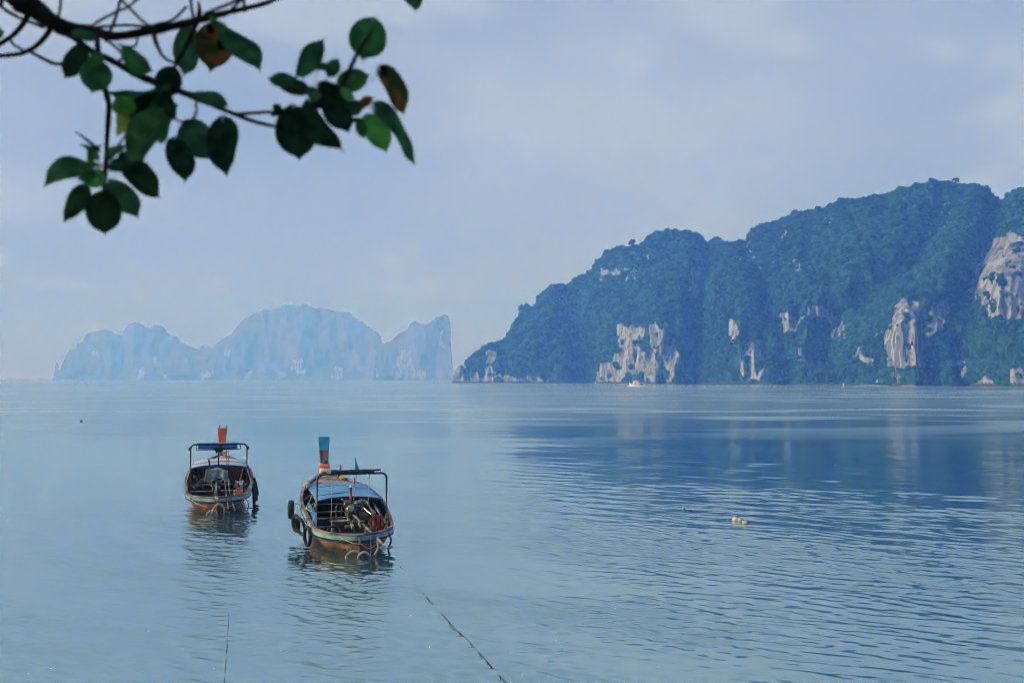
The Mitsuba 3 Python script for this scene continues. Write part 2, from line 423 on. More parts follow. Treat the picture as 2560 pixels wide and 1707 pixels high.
mat('limestone', {'type': 'diffuse', 'reflectance': proc(limestone)})
mat('undergrowth', {'type': 'diffuse', 'reflectance': proc(undergrowth)})
mat('island_scrub', {'type': 'diffuse', 'reflectance': proc(lambda p, n, uv: mix((0.095, 0.086, 0.074), (0.112, 0.102, 0.088), smoothstep(0.40, 0.62, fbm(p.x * 0.012, p.y * 0.012, p.z * 0.010, 4))))})
mat('canopy', {'type': 'diffuse', 'reflectance': {'type': 'mesh_attribute', 'name': 'vertex_color'}})


def build_headland():
    PX, V = np.meshgrid(HEAD_COLS, HEAD_ROWS, indexing='ij')
    P, PY = head_surface(PX, V)
    cover = rock_cover(PX.ravel(), PY.ravel()).reshape(PX.shape)
    # weathered fluting of the bare faces, pushed in and out along the view of the cliff
    flute = meshkit.fbm(np.stack([P[..., 0] * 0.17, P[..., 1] * 0.17, P[..., 2] * 0.035], -1), 4, 71) - 0.5
    out = np.stack([P[..., 0] * 0 - 0.86, P[..., 0] * 0 - 0.5, P[..., 0] * 0], -1)
    P = P + out * (flute * 9.0 * cover * np.clip(P[..., 2] / 3, 0, 1))[..., None] + out * (1.8 * cover * np.clip(P[..., 2] / 5, 0, 1) * (V < 0.985))[..., None]
    # the lee side falls back to the water behind the crest
    top = P[:, -1]
    rows = []
    for t in np.linspace(0.06, 1.0, 16):
        k = top.copy()
        d = top[:, :2] / np.linalg.norm(top[:, :2], axis=1, keepdims=True)
        k[:, :2] += d * (t * (top[:, 2:] * 1.5 + 25))
        k[:, 2] = top[:, 2] * np.cos(t * math.pi / 2) ** 1.2 - 3.0 * t
        k[:, 2] += 5 * (meshkit.noise(np.stack([k[:, 0] / 25, k[:, 1] / 25, k[:, 2] / 25], -1), 5) - 0.6) * (t < 1)
        rows.append(k)
    G = np.concatenate([P, np.stack(rows, 1)], 1)
    f = grid_faces(*G.shape[:2])
    c = np.concatenate([cover, np.zeros((len(cover), len(rows)))], 1).ravel()
    rocky = c[f].mean(1) > 0.5
    v = G.reshape(-1, 3)
    put('headland__hillside', (v, tri(f[~rocky])), 'undergrowth', smooth=True)
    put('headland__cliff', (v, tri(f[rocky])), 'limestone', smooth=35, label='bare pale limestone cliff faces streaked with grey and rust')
    tag('headland', 'steep forested limestone headland with pale cliff faces on the right of the bay', kind='structure')

    # forest: crowns set over the slope by its area
    area = np.linalg.norm(np.cross(P[1:, :-1] - P[:-1, :-1], P[:-1, 1:] - P[:-1, :-1]), axis=-1)
    up = np.clip(P[:-1, :-1, 2], 0, None)
    ok = (cover[:-1, :-1] < 0.5) & (up > 1.2)
    wgt = (area * np.where(ok, 1.0, np.where((up > 2) & (cover[:-1, :-1] > .5), 0.010, 0)) / (P[:-1, :-1, 1] / 800.0) ** 1.6).ravel()
    rng = np.random.default_rng(11)
    n = 15500
    pick = rng.choice(len(wgt), n, p=wgt / wgt.sum())
    i, j = np.unravel_index(pick, area.shape)
    a, b = rng.random(n), rng.random(n)
    base = P[i, j] + (P[i + 1, j] - P[i, j]) * a[:, None] + (P[i, j + 1] - P[i, j]) * b[:, None]
    size = (1.0 + 2.0 * rng.random(n) ** 2.6) * (base[:, 1] / 850) ** 0.8
    crest = np.arange(0, len(P), 1)                                                    # a row of crowns along the skyline
    m = len(crest)
    base = np.vstack([base, P[crest, -1] - [0, 0, 1.6]])
    size = np.r_[size, (0.9 + 1.5 * rng.random(m) ** 2) * (P[crest, -1, 1] / 850) ** 0.8 * np.clip(P[crest, -1, 2] / 30, 0.35, 1)]
    n += m
    kinds = []
    for s in range(7):
        e = trimesh.creation.icosphere(subdivisions=1)
        w = np.array(e.vertices)
        w = w * (0.55 + 0.80 * meshkit.noise(w * 1.7 + 5.3 * s, 80 + s) + 0.42 * rng.random(len(w)))[:, None]
        kinds.append(w * [1, 1, 0.86])
    faces = np.array(e.faces)
    kind = rng.integers(0, 7, n)
    turn = rng.random(n) * 2 * math.pi
    V0 = np.array(kinds)[kind] * size[:, None, None] * (0.85 + 0.3 * rng.random((n, 1, 3)))
    co, si = np.cos(turn)[:, None], np.sin(turn)[:, None]
    VV = np.stack([V0[..., 0] * co - V0[..., 1] * si, V0[..., 0] * si + V0[..., 1] * co, V0[..., 2]], -1) + base[:, None] + np.stack([0 * size, 0 * size, size * 0.35], -1)[:, None]
    VV[..., 2] = np.maximum(VV[..., 2], 0.6)
    FF = (faces[None] + (np.arange(n) * len(w))[:, None, None]).reshape(-1, 3)
    drift = meshkit.fbm(base / 45.0, 3, 90)[:, None]
    hue = rng.random((n, 1))
    col = np.array([0.010, 0.046, 0.029]) * (1 - hue) + np.array([0.034, 0.105, 0.050]) * hue
    col = 0.60 * col * (0.30 + 1.5 * drift) * (0.8 + 0.4 * rng.random((n, 1)))
    put('headland_forest', (VV.reshape(-1, 3), FF), 'canopy', smooth=False, color=np.repeat(col, len(w), 0), label='dense dark green forest covering the headland above the cliffs', cat='forest', kind='stuff')


build_headland()

ISLAND_SKY = np.array([C6(*q) for q in ((68, 459), (73, 450), (80, 400), (85, 365), (92, 362), (100, 375), (105, 408), (118, 380), (150, 310), (165, 292), (195, 290), (203, 260), (230, 252), (245, 215), (280, 195), (340, 183), (380, 188),
                                        (420, 212), (446, 218), (456, 190), (480, 155), (515, 142), (545, 150), (570, 170), (595, 172), (620, 160), (660, 160), (680, 175), (690, 200), (715, 212), (745, 220), (765, 245),
                                        (800, 268), (840, 282), (862, 290), (880, 272), (930, 275), (950, 270), (985, 240), (1040, 210), (1075, 165), (1105, 130), (1170, 95), (1230, 72), (1300, 65), (1340, 43), (1385, 50),
                                        (1410, 58), (1425, 43), (1450, 42), (1490, 68), (1560, 70), (1620, 85), (1690, 92), (1720, 125), (1760, 145), (1800, 175), (1840, 200), (1857, 225), (1862, 270), (1880, 350), (1900, 440), (1908, 462))])
CRAG_SKY = np.array([C6(*q) for q in ((1815, 462), (1822, 330), (1832, 290), (1845, 272), (1862, 262), (1920, 240), (1950, 210), (2000, 180), (2020, 145), (2040, 135), (2065, 150), (2085, 165), (2120, 145), (2160, 115),
                                      (2200, 100), (2222, 112), (2234, 140), (2237, 250), (2243, 340), (2248, 400), (2250, 462))])
ISLAND_ROCK = [[C6(*q) for q in poly] for poly in (
    [(540, 385), (580, 390), (580, 450), (540, 450)], [(1370, 345), (1430, 350), (1430, 400), (1460, 400), (1455, 440), (1370, 390)], [(870, 420), (920, 400), (930, 440), (880, 450)], [(1000, 295), (1045, 290), (1040, 330), (1010, 330)],
    [(610, 335), (640, 330), (640, 380), (620, 370)], [(670, 415), (690, 415), (690, 445), (670, 445)], [(1290, 415), (1330, 415), (1320, 450), (1290, 440)], [(1120, 415), (1155, 410), (1150, 455), (1125, 455)], [(270, 260), (330, 320), (340, 350), (280, 330)],
    [(1985, 290), (2010, 300), (2040, 400), (2110, 400), (2080, 455), (1930, 455), (1940, 340)], [(2180, 190), (2198, 190), (2198, 290), (2180, 280)], [(1825, 390), (1840, 390), (1840, 450), (1825, 455)], [(1590, 390), (1640, 380), (1640, 440), (1590, 450)])]


def island(key, skyline, y0, y1, steep, seed, label):
    px = np.arange(skyline[0, 0], skyline[-1, 0] + 0.1, 1.6)
    v = np.linspace(0, 1, 90)
    PX, V = np.meshgrid(px, v, indexing='ij')
    ys = np.interp(PX, [px[0], px[-1]], [y0, y1])
    w = HORIZON + CAM_H * F / ys
    sky = np.interp(PX, skyline[:, 0], skyline[:, 1]) - 3.2 * (meshkit.fbm(np.stack([PX / 6, 0 * PX, 0 * PX + seed], -1), 3, seed) - 0.5) * np.clip((w - np.interp(PX, skyline[:, 0], skyline[:, 1])) / 20, 0, 1)
    PY = w + V * (sky - w)
    tall = (w - sky) / F * ys
    back = tall * (0.1 + steep * V + steep * V ** 3) + np.clip((w - PY) / 12, 0, 1) * (110 * (meshkit.fbm(np.stack([PX / 75, PY / 120, 0 * PX], -1), 3, seed + 1) - 0.5) + 9 * (meshkit.fbm(np.stack([PX / 14, PY / 40, 0 * PX], -1), 3, seed + 2) - 0.5))
    P = at(PX, PY, ys + np.maximum(back, 0))
    P[:, 0, 2] = -4
    top, rows = P[:, -1], []
    for t in np.linspace(0.1, 1, 8):
        k = top.copy()
        k[:, :2] *= 1 + t * (top[:, 2:] * 1.2 + 40) / np.linalg.norm(top[:, :2], axis=1, keepdims=True)
        k[:, 2] = top[:, 2] * math.cos(t * math.pi / 2) - 4 * t
        rows.append(k)
    G = np.concatenate([P, np.stack(rows, 1)], 1)
    q = np.stack([PX / 9, PY / 14, 0 * PX], -1)
    wx, wy = PX + 24 * (meshkit.fbm(q, 3, 61) - 0.5), PY + 30 * (meshkit.fbm(q + 9.3, 3, 62) - 0.5)
    m = np.zeros(PX.shape, bool)
    for poly in ISLAND_ROCK:
        m |= shapely.contains_xy(shapely.Polygon(poly).buffer(0), wx, wy)
    f = grid_faces(*G.shape[:2])
    c = np.concatenate([m, np.zeros((len(m), len(rows)), bool)], 1).ravel()
    rocky = c[f].mean(1) > 0.5
    v = G.reshape(-1, 3)
    put(key + '__hillside', (v, tri(f[~rocky])), 'island_scrub', smooth=True)
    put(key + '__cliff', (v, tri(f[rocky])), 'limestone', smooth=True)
    tag(key, label, kind='structure')


island('island', ISLAND_SKY, 4500, 4200, 0.25, 101, 'long hazy island of rounded limestone hills far across the bay on the left')
island('island_001', CRAG_SKY, 3800, 3700, 0.12, 131, 'hazy sheer limestone crag with a vertical right side beyond the headland')
# ------------------------------------------------------------------ longtail boats
from scipy.interpolate import PchipInterpolator


def rgbm(name, c, rough=0.5, spec=0.4, metallic=0.0):
    mat(name, {'type': 'principled', 'base_color': rgb(c), 'roughness': rough, 'specular': spec, 'metallic': metallic})


def wet(p, c):
    low = smoothstep(0.34, 0.04, p.z + 0.22 * (noise(p.x * 5, p.y * 5) - 0.5))
    return mix(c, (0.035, 0.032, 0.026), 0.9 * low)


paint('hull_brown', (0.11, 0.038, 0.028), (0.30, 0.175, 0.14), 3.2, 0.6, 0.3, (1, 1, 1.8), extra=wet)
paint('hull_red', (0.36, 0.080, 0.042), (0.15, 0.070, 0.058), 2.6, 0.6, 0.3, (1, 1, 1.7), lo=0.42, hi=0.62, extra=wet)
paint('rail_grey', (0.08, 0.065, 0.075), (0.26, 0.22, 0.25), 4.0, 0.7, 0.3)
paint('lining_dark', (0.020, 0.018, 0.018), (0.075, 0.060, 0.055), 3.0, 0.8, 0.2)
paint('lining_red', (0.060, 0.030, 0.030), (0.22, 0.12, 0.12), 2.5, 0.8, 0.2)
paint('deck_pink', (0.34, 0.19, 0.19), (0.50, 0.34, 0.33), 3.0, 0.8, 0.2)
paint('plank_grey', (0.075, 0.075, 0.085), (0.24, 0.235, 0.26), 5.0, 0.75, 0.3)
paint('stem_wood', (0.055, 0.040, 0.045), (0.20, 0.15, 0.16), 5.0, 0.6, 0.4, (1, 1, 0.25))
paint('stripe_blue', (0.09, 0.26, 0.38), (0.24, 0.40, 0.46), 6.0, 0.5)
paint('prow_blue', (0.02, 0.25, 0.55), (0.06, 0.37, 0.66), 4.0, 0.45)
paint('prow_orange', (0.50, 0.10, 0.045), (0.64, 0.16, 0.08), 4.0, 0.5)
paint('tarp_blue', (0.045, 0.18, 0.44), (0.10, 0.29, 0.58), 2.2, 0.55, 0.4, lo=0.3, hi=0.7)
paint('side_blue', (0.015, 0.10, 0.32), (0.05, 0.17, 0.40), 3.0, 0.55)
paint('tarp_pale', (0.24, 0.32, 0.46), (0.34, 0.42, 0.55), 1.5, 0.6)
paint('tarp_deep', (0.010, 0.07, 0.34), (0.03, 0.13, 0.48), 3.0, 0.5)
paint('tarp_navy', (0.010, 0.025, 0.060), (0.025, 0.05, 0.10), 5.0, 0.5)
paint('tarp_teal', (0.05, 0.10, 0.12), (0.13, 0.20, 0.22), 4.0, 0.5, 0.5)
paint('pipe_dark', (0.030, 0.035, 0.045), (0.10, 0.09, 0.09), 9.0, 0.4, 0.5)
paint('engine_metal', (0.025, 0.025, 0.028), (0.16, 0.15, 0.15), 11.0, 0.45, 0.5, metallic=0.3)
paint('steel', (0.16, 0.17, 0.18), (0.34, 0.36, 0.38), 8.0, 0.35, 0.5, metallic=0.5)
paint('rubber', (0.012, 0.013, 0.015), (0.035, 0.036, 0.04), 9.0, 0.7, 0.3)
paint('hose_white', (0.18, 0.17, 0.18), (0.42, 0.40, 0.41), 8.0, 0.5)
paint('rope_pale', (0.34, 0.32, 0.28), (0.50, 0.48, 0.44), 20.0, 0.9, 0.1)
paint('rope_dark', (0.020, 0.024, 0.022), (0.09, 0.10, 0.09), 2.0, 0.9, 0.1)
paint('cloth_red', (0.40, 0.045, 0.05), (0.66, 0.16, 0.15), 12.0, 0.8, 0.2)
paint('can_orange', (0.62, 0.20, 0.12), (0.72, 0.30, 0.20), 9.0, 0.5)
rgbm('ribbon_orange', (0.85, 0.30, 0.14), 0.7)
rgbm('ribbon_red', (0.75, 0.07, 0.10), 0.7)
rgbm('ribbon_white', (0.75, 0.70, 0.68), 0.7)
rgbm('ribbon_yellow', (0.80, 0.55, 0.08), 0.7)
rgbm('ribbon_blue', (0.03, 0.14, 0.42), 0.7)
paint('buoy_white', (0.42, 0.44, 0.40), (0.66, 0.67, 0.64), 5.0, 0.5)
rgbm('boat_white', (0.82, 0.80, 0.78), 0.4)
rgbm('window_dark', (0.02, 0.025, 0.03), 0.15, 0.6)

BL = 8.3
HALF = PchipInterpolator([0, .03, .1, .25, .5, .95, 2, 3.5, 5, 6.5, 7.6, 8.3], [.03, .11, .25, .46, .70, .90, 1.0, 1.05, .93, .62, .28, .05])
SHEER = PchipInterpolator([0, 1, 2, 3.5, 5, 6.5, 8.3], [.47, .50, .62, .80, .95, 1.05, 1.16])
KEEL = PchipInterpolator([0, .5, 4, 6.5, 7.6, 8.1, 8.3], [-.28, -.34, -.38, -.28, .10, .62, 0.95])
STATIONS = np.r_[0, .01, .03, .06, .1, .16, .25, .36, .5, .7, .95, np.arange(1.3, 8.0, .3), 8.05, 8.3]


def side(y, q, inset=0.0):
    h, k, s = np.maximum(HALF(y) - inset, 0.004), KEEL(y), SHEER(y)
    return h * np.power(q, .55 + .50 * np.exp(-np.asarray(y) / .55)), k + (s - k) * np.power(q, 1.5)


def build_boat(name, base, heading, opt, label):
    th = math.radians(heading)
    R = np.array([[math.cos(th), -math.sin(th), 0], [math.sin(th), math.cos(th), 0], [0, 0, 1]])

    def W(mesh):
        v, f = mesh
        return np.asarray(v, float) @ R.T + base, f
    root = thing(name, label, 'longtail boat', None)

    def part(pname, mesh, m, smooth=30, lab=None, up=None):
        return put(f'{up or root}__{pname}', W(mesh), m, smooth=smooth, label=lab)

    def loose(n, mesh, m, lab, cat, group=None, smooth=30):
        return put(n, W(mesh), m, smooth=smooth, label=lab, cat=cat, group=group)

    # hull: outer skin, lining, floor, rail, painted strake
    q = np.linspace(0, 1, 15)
    Y, Q = np.meshgrid(STATIONS, q, indexing='ij')
    X, Z = side(Y, Q)
    right = np.stack([X, Y, Z], -1)
    left = right * [-1, 1, 1]
    f = grid_faces(*Y.shape)
    part('hull', join([(right.reshape(-1, 3), f), (left.reshape(-1, 3), f[:, ::-1])]), opt['hull'], 40)
    qi = np.linspace(0.42, 1, 9)
    Yi, Qi = np.meshgrid(STATIONS[4:-1], qi, indexing='ij')
    Xi, Zi = side(Yi, Qi, .05)
    ri = np.stack([Xi, Yi, Zi - 0.006], -1)
    fi = grid_faces(*Yi.shape)
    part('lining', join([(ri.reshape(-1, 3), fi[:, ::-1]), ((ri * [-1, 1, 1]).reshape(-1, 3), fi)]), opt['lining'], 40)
    ys = np.arange(0.2, 7.4, 0.3)
    for i, y in enumerate(ys[:-1]):                                                      # floor boards run across
        qf = np.clip((0.16 - KEEL(y)) / (SHEER(y) - KEEL(y)), 0.02, 1) ** (1 / 1.5)
        w = 2 * side(y + .1, qf, .06)[0]
        part('floor_board', box((0, y + .14, .13 + 0.01 * (i % 3)), (w, .28, .03), bevel=.006), opt['lining'], False)
    ribs = np.arange(.8, 7.4, .55)
    for y in ribs:
        for sgn in (-1, 1):
            qq = np.linspace(.45, .97, 6)
            x, z = side(np.full(6, y), qq, .075)
            part('frame_rib', tube(np.stack([sgn * x, np.full(6, y), z], -1), .022, 5), opt['lining'], 30)
    path = np.vstack([np.stack([-HALF(STATIONS[::-1]), STATIONS[::-1], SHEER(STATIONS[::-1])], -1), np.stack([HALF(STATIONS[1:]), STATIONS[1:], SHEER(STATIONS[1:])], -1)])
    path = curve(path, 150)

    def ribbon(x0, x1, z0, z1):
        t = np.gradient(path, axis=0)
        t[:, 2] = 0
        t /= np.linalg.norm(t, axis=1, keepdims=True)
        o = np.stack([t[:, 1], -t[:, 0], 0 * t[:, 0]], 1) * -1
        c = path - [0, 2.5, 0]
        o = np.where((o * (c * [1, 1, 0])).sum(1, keepdims=True) < 0, -o, o)
        ring = [path + o * x + [0, 0, z] for x, z in ((x0, z0), (x1, z0), (x1, z1), (x0, z1))]
        g = np.stack(ring + [ring[0]], 1)
        return g.reshape(-1, 3), grid_faces(len(path), 5)
    part('rail', ribbon(-.052, .026, -.012, .030), opt['rail'], 40)
    part('painted_strake', ribbon(-.004, .022, -.115, -.020), 'stripe_blue', 40)
    part('rubbing_strip', ribbon(-.02, .028, -.150, -.121), 'lining_dark', 40)
    st = np.array([[0, -.012, -.35], [0, -.03, .10], [0, -.03, .42]])
    part('stern_post', sweep_board(st, [.05, .05, .05], .06), opt['post'], 30)

    # foredeck, stem and prow board
    yd = np.linspace(5.7, 7.9, 9)
    rows = np.stack([np.stack([np.linspace(-1, 1, 5) * (HALF(y) - .07), np.full(5, y), SHEER(y) - .05 + .05 * (1 - np.linspace(-1, 1, 5) ** 2)], -1) for y in yd])
    part('foredeck', sheet(rows, .03), opt['deck'], 40)
    zz = np.linspace(-.75, .0, 5)
    w = (HALF(5.68) - .09)
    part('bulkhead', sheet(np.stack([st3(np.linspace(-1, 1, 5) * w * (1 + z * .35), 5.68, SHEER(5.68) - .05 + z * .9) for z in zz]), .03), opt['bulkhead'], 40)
    prow = curve([(0, 8.0, .62), (0, 8.28, 1.0), (0, 8.48, 1.35), (0, 8.68, 1.75), (0, 8.82, opt['prow_top'])], 22)
    k = opt['prow_split']
    wid = np.interp(prow[:, 2], [0.6, 1.1, 1.5, opt['prow_top']], [.10, .24, .25, .365])
    part('stem', sweep_board(prow[:k + 1], wid[:k + 1], .085), opt['stem'], 30)
    part('prow_board', sweep_board(prow[k:], wid[k:] + .004, .092), opt['prow'], 30)
    if opt.get('finials'):
        for x in (-.10, .165):
            c = prow[-1] + [x, 0, .0]
            part('finial', join([tube([c, c + [0, 0, .05]], .014, 6), ball(c + [0, 0, .085], (.028, .028, .04), 1), tube([c + [0, 0, .1], c + [0, 0, .15]], [.014, .003], 6)]), 'pipe_dark', 30)
    bands = opt['bands']
    g = thing('garland', opt['garland_label'], 'garland')
    for i, (z0, z1, m, fat) in enumerate(bands):
        z = np.linspace(z0, z1, 7)
        c = np.stack([np.interp(z, prow[:, 2], prow[:, 1]) * 0, np.interp(z, prow[:, 2], prow[:, 1]), z], -1)
        wv = np.interp(z, prow[:, 2], wid)
        ang = np.linspace(0, 2 * np.pi, 25)[:-1]
        bulge = 1 + fat * np.sin(np.linspace(0, np.pi, 7))
        se = lambda a: np.sign(a) * np.abs(a) ** .6
        rip = 1 + .06 * meshkit.noise(np.stack([np.cos(ang) * 3, np.sin(ang) * 3, 0 * ang + i], -1) * 2)
        v = np.stack([c[:, None, 0] + se(np.cos(ang))[None] * ((wv / 2 + .015) * bulge)[:, None] * rip, c[:, None, 1] + se(np.sin(ang))[None] * (.065 * bulge)[:, None] * rip, c[:, None, 2] + .012 * np.sin(3 * ang + i)[None]], -1)
        fb = grid_faces(7, 24)
        j = np.arange(6)
        wrap = np.stack([j * 24 + 23, (j + 1) * 24 + 23, (j + 1) * 24, j * 24], 1)
        put(f'{g}__ribbon', W((v.reshape(-1, 3), np.vstack([fb, wrap]))), m, smooth=50)

    # stern hoop
    hx0, hx1, hy, hz, hb = opt['hoop']
    r = .12
    arch = [(hx0, hy, hb), (hx0, hy, hz - r)] + [(hx0 + r - r * math.cos(a), hy, hz - r + r * math.sin(a)) for a in np.linspace(.3, math.pi / 2, 5)] + \
           [(hx1 - r + r * math.sin(a), hy, hz - r + r * math.cos(a)) for a in np.linspace(0, math.pi / 2 - .3, 5)] + [(hx1, hy, hz - r), (hx1, hy, hb)]
    part('stern_hoop', tube(arch, .026, 10), 'pipe_dark', 40)

    # canopy
    x0, x1, y0, y1, zc = opt['canopy']
    ny, nx = 17, 21
    rows = []
    for y in np.linspace(y0, y1, ny):
        u = np.linspace(-1, 1, nx)
        sag = .012 * np.cos((y - y0) / (y1 - y0) * 2 * np.pi * 3) + .010 * (meshkit.noise(np.stack([u * 5, 0 * u + y * 3, 0 * u], -1)) - .5)
        rows.append(np.stack([(x0 + x1) / 2 + u * (x1 - x0) / 2, np.full(nx, y), zc + opt['slope'] * (y - y0) + .085 * (1 - u ** 2) + sag - .02 * (np.abs(u) > .97)], -1))
    part('canopy', sheet(np.array(rows), .014), opt['canopy_mat'], 50)
    part('canopy_shade_sheet', sheet(np.array(rows)[1:-1, 1:-1] - [0, 0, .045], .012), 'lining_dark', 50)  # dark sheet added below the tarp, standing in for the shade under it
    for y in np.linspace(y0 + .02, y1 - .02, 4):
        u = np.linspace(-1, 1, 9)
        bow = np.stack([(x0 + x1) / 2 + u * (x1 - x0) / 2 * .99, np.full(9, y), zc + opt['slope'] * (y - y0) + .085 * (1 - u ** 2) - .022], -1)
        part('canopy_bow', tube(bow, .016, 6), opt['bow_mat'], 40)
    for y in np.linspace(y0 + .02, y1 - .02, 3):
        for sgn, xe in ((-1, x0), (1, x1)):
            part('canopy_post', tube([(xe, y, zc + opt['slope'] * (y - y0) - .02), (sgn * (HALF(y) - .03), y + .03, SHEER(y))], .017, 6), 'pipe_dark', 40)
    for i in range(opt.get('crease_lines', 3)):
        t = (i + .6) / (opt.get('crease_lines', 3) + .2)
        u = np.linspace(-1, 1, 15)
        y = y0 + (y1 - y0) * (t + (.03 + .05 * (i % 3)) * u * (-1) ** i + .03 * np.sin(4 * u + 2 * i))
        part('crease_line', tube(np.stack([(x0 + x1) / 2 + u * (x1 - x0) / 2, y, zc + opt['slope'] * (y - y0) + .085 * (1 - u ** 2) + .016], -1), .0065, 5), 'rope_dark', 40)  # thin dark tubes stand in for the dark creases and seams of the tarp
    for xe in (x0, x1):
        part('canopy_edge', tube([(xe, y0, zc - .03), (xe, y1, zc - .03 + opt['slope'] * (y1 - y0))], .016, 6), opt['bow_mat'], 40)
    return root, part, loose, W


def sweep_board(path, widths, thick):
    """A board standing across the boat, following the path in the y-z plane."""
    p = np.asarray(path, float)
    w = np.broadcast_to(np.asarray(widths, float), (len(p),))
    t = np.gradient(p, axis=0)
    t /= np.linalg.norm(t, axis=1, keepdims=True)
    n = np.stack([0 * t[:, 0], t[:, 2], -t[:, 1]], 1)
    e = .012
    ring = [(-.5, -.5, e, 0), (-.5, -.5, 0, e), (-.5, .5, 0, -e), (-.5, .5, e, 0), (.5, .5, -e, 0), (.5, .5, 0, -e), (.5, -.5, 0, e), (.5, -.5, -e, 0)]
    g = np.stack([p + np.stack([a * w + c, 0 * w, 0 * w], 1) + n * (b * thick + d) for a, b, c, d in ring] , 1)
    m, k = len(p), 8
    f = grid_faces(m, k)
    i = np.arange(m - 1)
    wrap = np.stack([i * k + k - 1, (i + 1) * k + k - 1, (i + 1) * k, i * k], 1)
    v = g.reshape(-1, 3)
    caps = np.array([[0, j, j + 1] for j in range(1, k - 1)] + [[(m - 1) * k, (m - 1) * k + j + 1, (m - 1) * k + j] for j in range(1, k - 1)])
    return v, np.vstack([tri(np.vstack([f, wrap])), caps])


def torus(c, axis, R, r, sides=8, n=28, oval=1.0):
    a = np.linspace(0, 2 * np.pi, n + 1)[:-1]
    axis = np.asarray(axis, float) / np.linalg.norm(axis)
    u = np.cross(axis, [0, 0, 1.0])
    u /= np.linalg.norm(u)
    w = np.cross(u, axis)
    w = w * np.sign(w[2])
    rad = np.cos(a)[:, None] * u + np.sin(a)[:, None] * w * oval
    b = np.linspace(0, 2 * np.pi, sides + 1)[:-1]
    rn = np.cos(a)[:, None] * u + np.sin(a)[:, None] * w
    v = np.asarray(c, float) + R * rad[:, None] + r * (np.cos(b)[None, :, None] * rn[:, None] + 1.3 * np.sin(b)[None, :, None] * axis)
    i, j = np.meshgrid(np.arange(n), np.arange(sides), indexing='ij')
    f = np.stack([i * sides + j, ((i + 1) % n) * sides + j, ((i + 1) % n) * sides + (j + 1) % sides, i * sides + (j + 1) % sides], -1).reshape(-1, 4)
    return v.reshape(-1, 3), tri(f)


def propeller(c, d, r, turn=0.0):
    """Two blades on a hub; d the shaft's direction."""
    d = np.asarray(d, float) / np.linalg.norm(d)
    u = np.cross(d, [1, 0, 0.0])
    u /= np.linalg.norm(u)
    w = np.cross(d, u)
    out = [tube([np.asarray(c) - d * .06, np.asarray(c) + d * .05], [.030, .022], 8)]
    for k in (0, math.pi):
        a = turn + k
        e1, e2 = math.cos(a) * u + math.sin(a) * w, -math.sin(a) * u + math.cos(a) * w
        rows = []
        for s in np.linspace(.12, 1, 8):
            half = .40 * r * math.sin(math.pi * min(1, .18 + .80 * s)) ** .7
            tw = math.radians(55 - 32 * s)
            rows.append([np.asarray(c) + e1 * r * s + (e2 * math.cos(tw) + d * math.sin(tw)) * half * q for q in np.linspace(-1, 1, 5)])
        out.append(sheet(np.array(rows), .008))
    return join(out)


def rope(pts, r=.007, sag=0.0, n=14):
    p = curve(np.asarray(pts, float), n) if len(pts) > 2 else np.asarray(pts[0]) + np.linspace(0, 1, n)[:, None] * (np.asarray(pts[1]) - np.asarray(pts[0]))
    p = p - np.stack([0 * p[:, 0], 0 * p[:, 0], sag * 4 * np.linspace(0, 1, n) * (1 - np.linspace(0, 1, n))], 1)
    return tube(p, r, 5)


# ---- the near boat
b0 = on_water(899, 1390)
root, part, loose, W = build_boat('longtail_boat', b0, 16.0, dict(
    hull='hull_brown', lining='lining_dark', rail='rail_grey', post='hull_brown', deck='rail_grey', bulkhead='lining_dark', stem='stem_wood', prow='prow_blue', prow_top=2.20, prow_split=16,
    hoop=(-.87, .76, 1.0, 1.77, .48), crease_lines=2, canopy=(-.76, .86, 2.4, 5.1, .98), slope=.03, canopy_mat='tarp_blue', bow_mat='pipe_dark',
    garland_label='orange, red and white cloth garland tied round the dark blue tipped prow',
    bands=((1.12, 1.19, 'ribbon_orange', .25), (1.185, 1.275, 'ribbon_white', .12), (1.27, 1.33, 'ribbon_red', .35), (1.325, 1.42, 'ribbon_orange', .10))),
    'nearer longtail boat with blue tipped prow, blue tarp canopy and bare stern hoop')
labels[root + '__prow_board'] = {'label': 'bright blue painted tip of the prow'}
c = np.array([-.015, 8.44, 1.46])
put('garland__knot', W(join([ball(c, (.055, .06, .045), 2, .5, 3), ball(c + [.03, 0, .03], (.03, .04, .03), 1, .4, 5)])), 'ribbon_blue', smooth=40)
# rolled awning on the hoop
loose('rolled_awning', join([tube([(-.55, 1.0, 1.825), (-.2, 1.0, 1.815), (.2, 1.0, 1.822), (.46, 1.0, 1.815)], .052, 10, n=24, rough=.25)] + [torus((x, 1.0, 1.815), (1, 0, 0), .055, .007, 5, 12) for x in (-.48, -.1, .15, .4)] +
      [tube([(.40, 1.0, 1.84), (.62, 1.0, 1.85)], .022, 6)]), 'tarp_navy', 'dark navy awning rolled up along the top of the stern hoop', 'awning')
for x, z in ((-.52, .62), (.05, 1.10), (.35, 1.0)):
    loose('rope', rope([(x, 1.0, 1.79), (x - .01, 1.15 + (.3 if z > 1 else 0), z)], .008), 'rope_pale',
          {-.52: 'pale rope hanging from the left end of the rolled awning', .05: 'pale rope hanging from the middle of the rolled awning', .35: 'pale rope hanging from the right end of the rolled awning'}[x], 'rope')
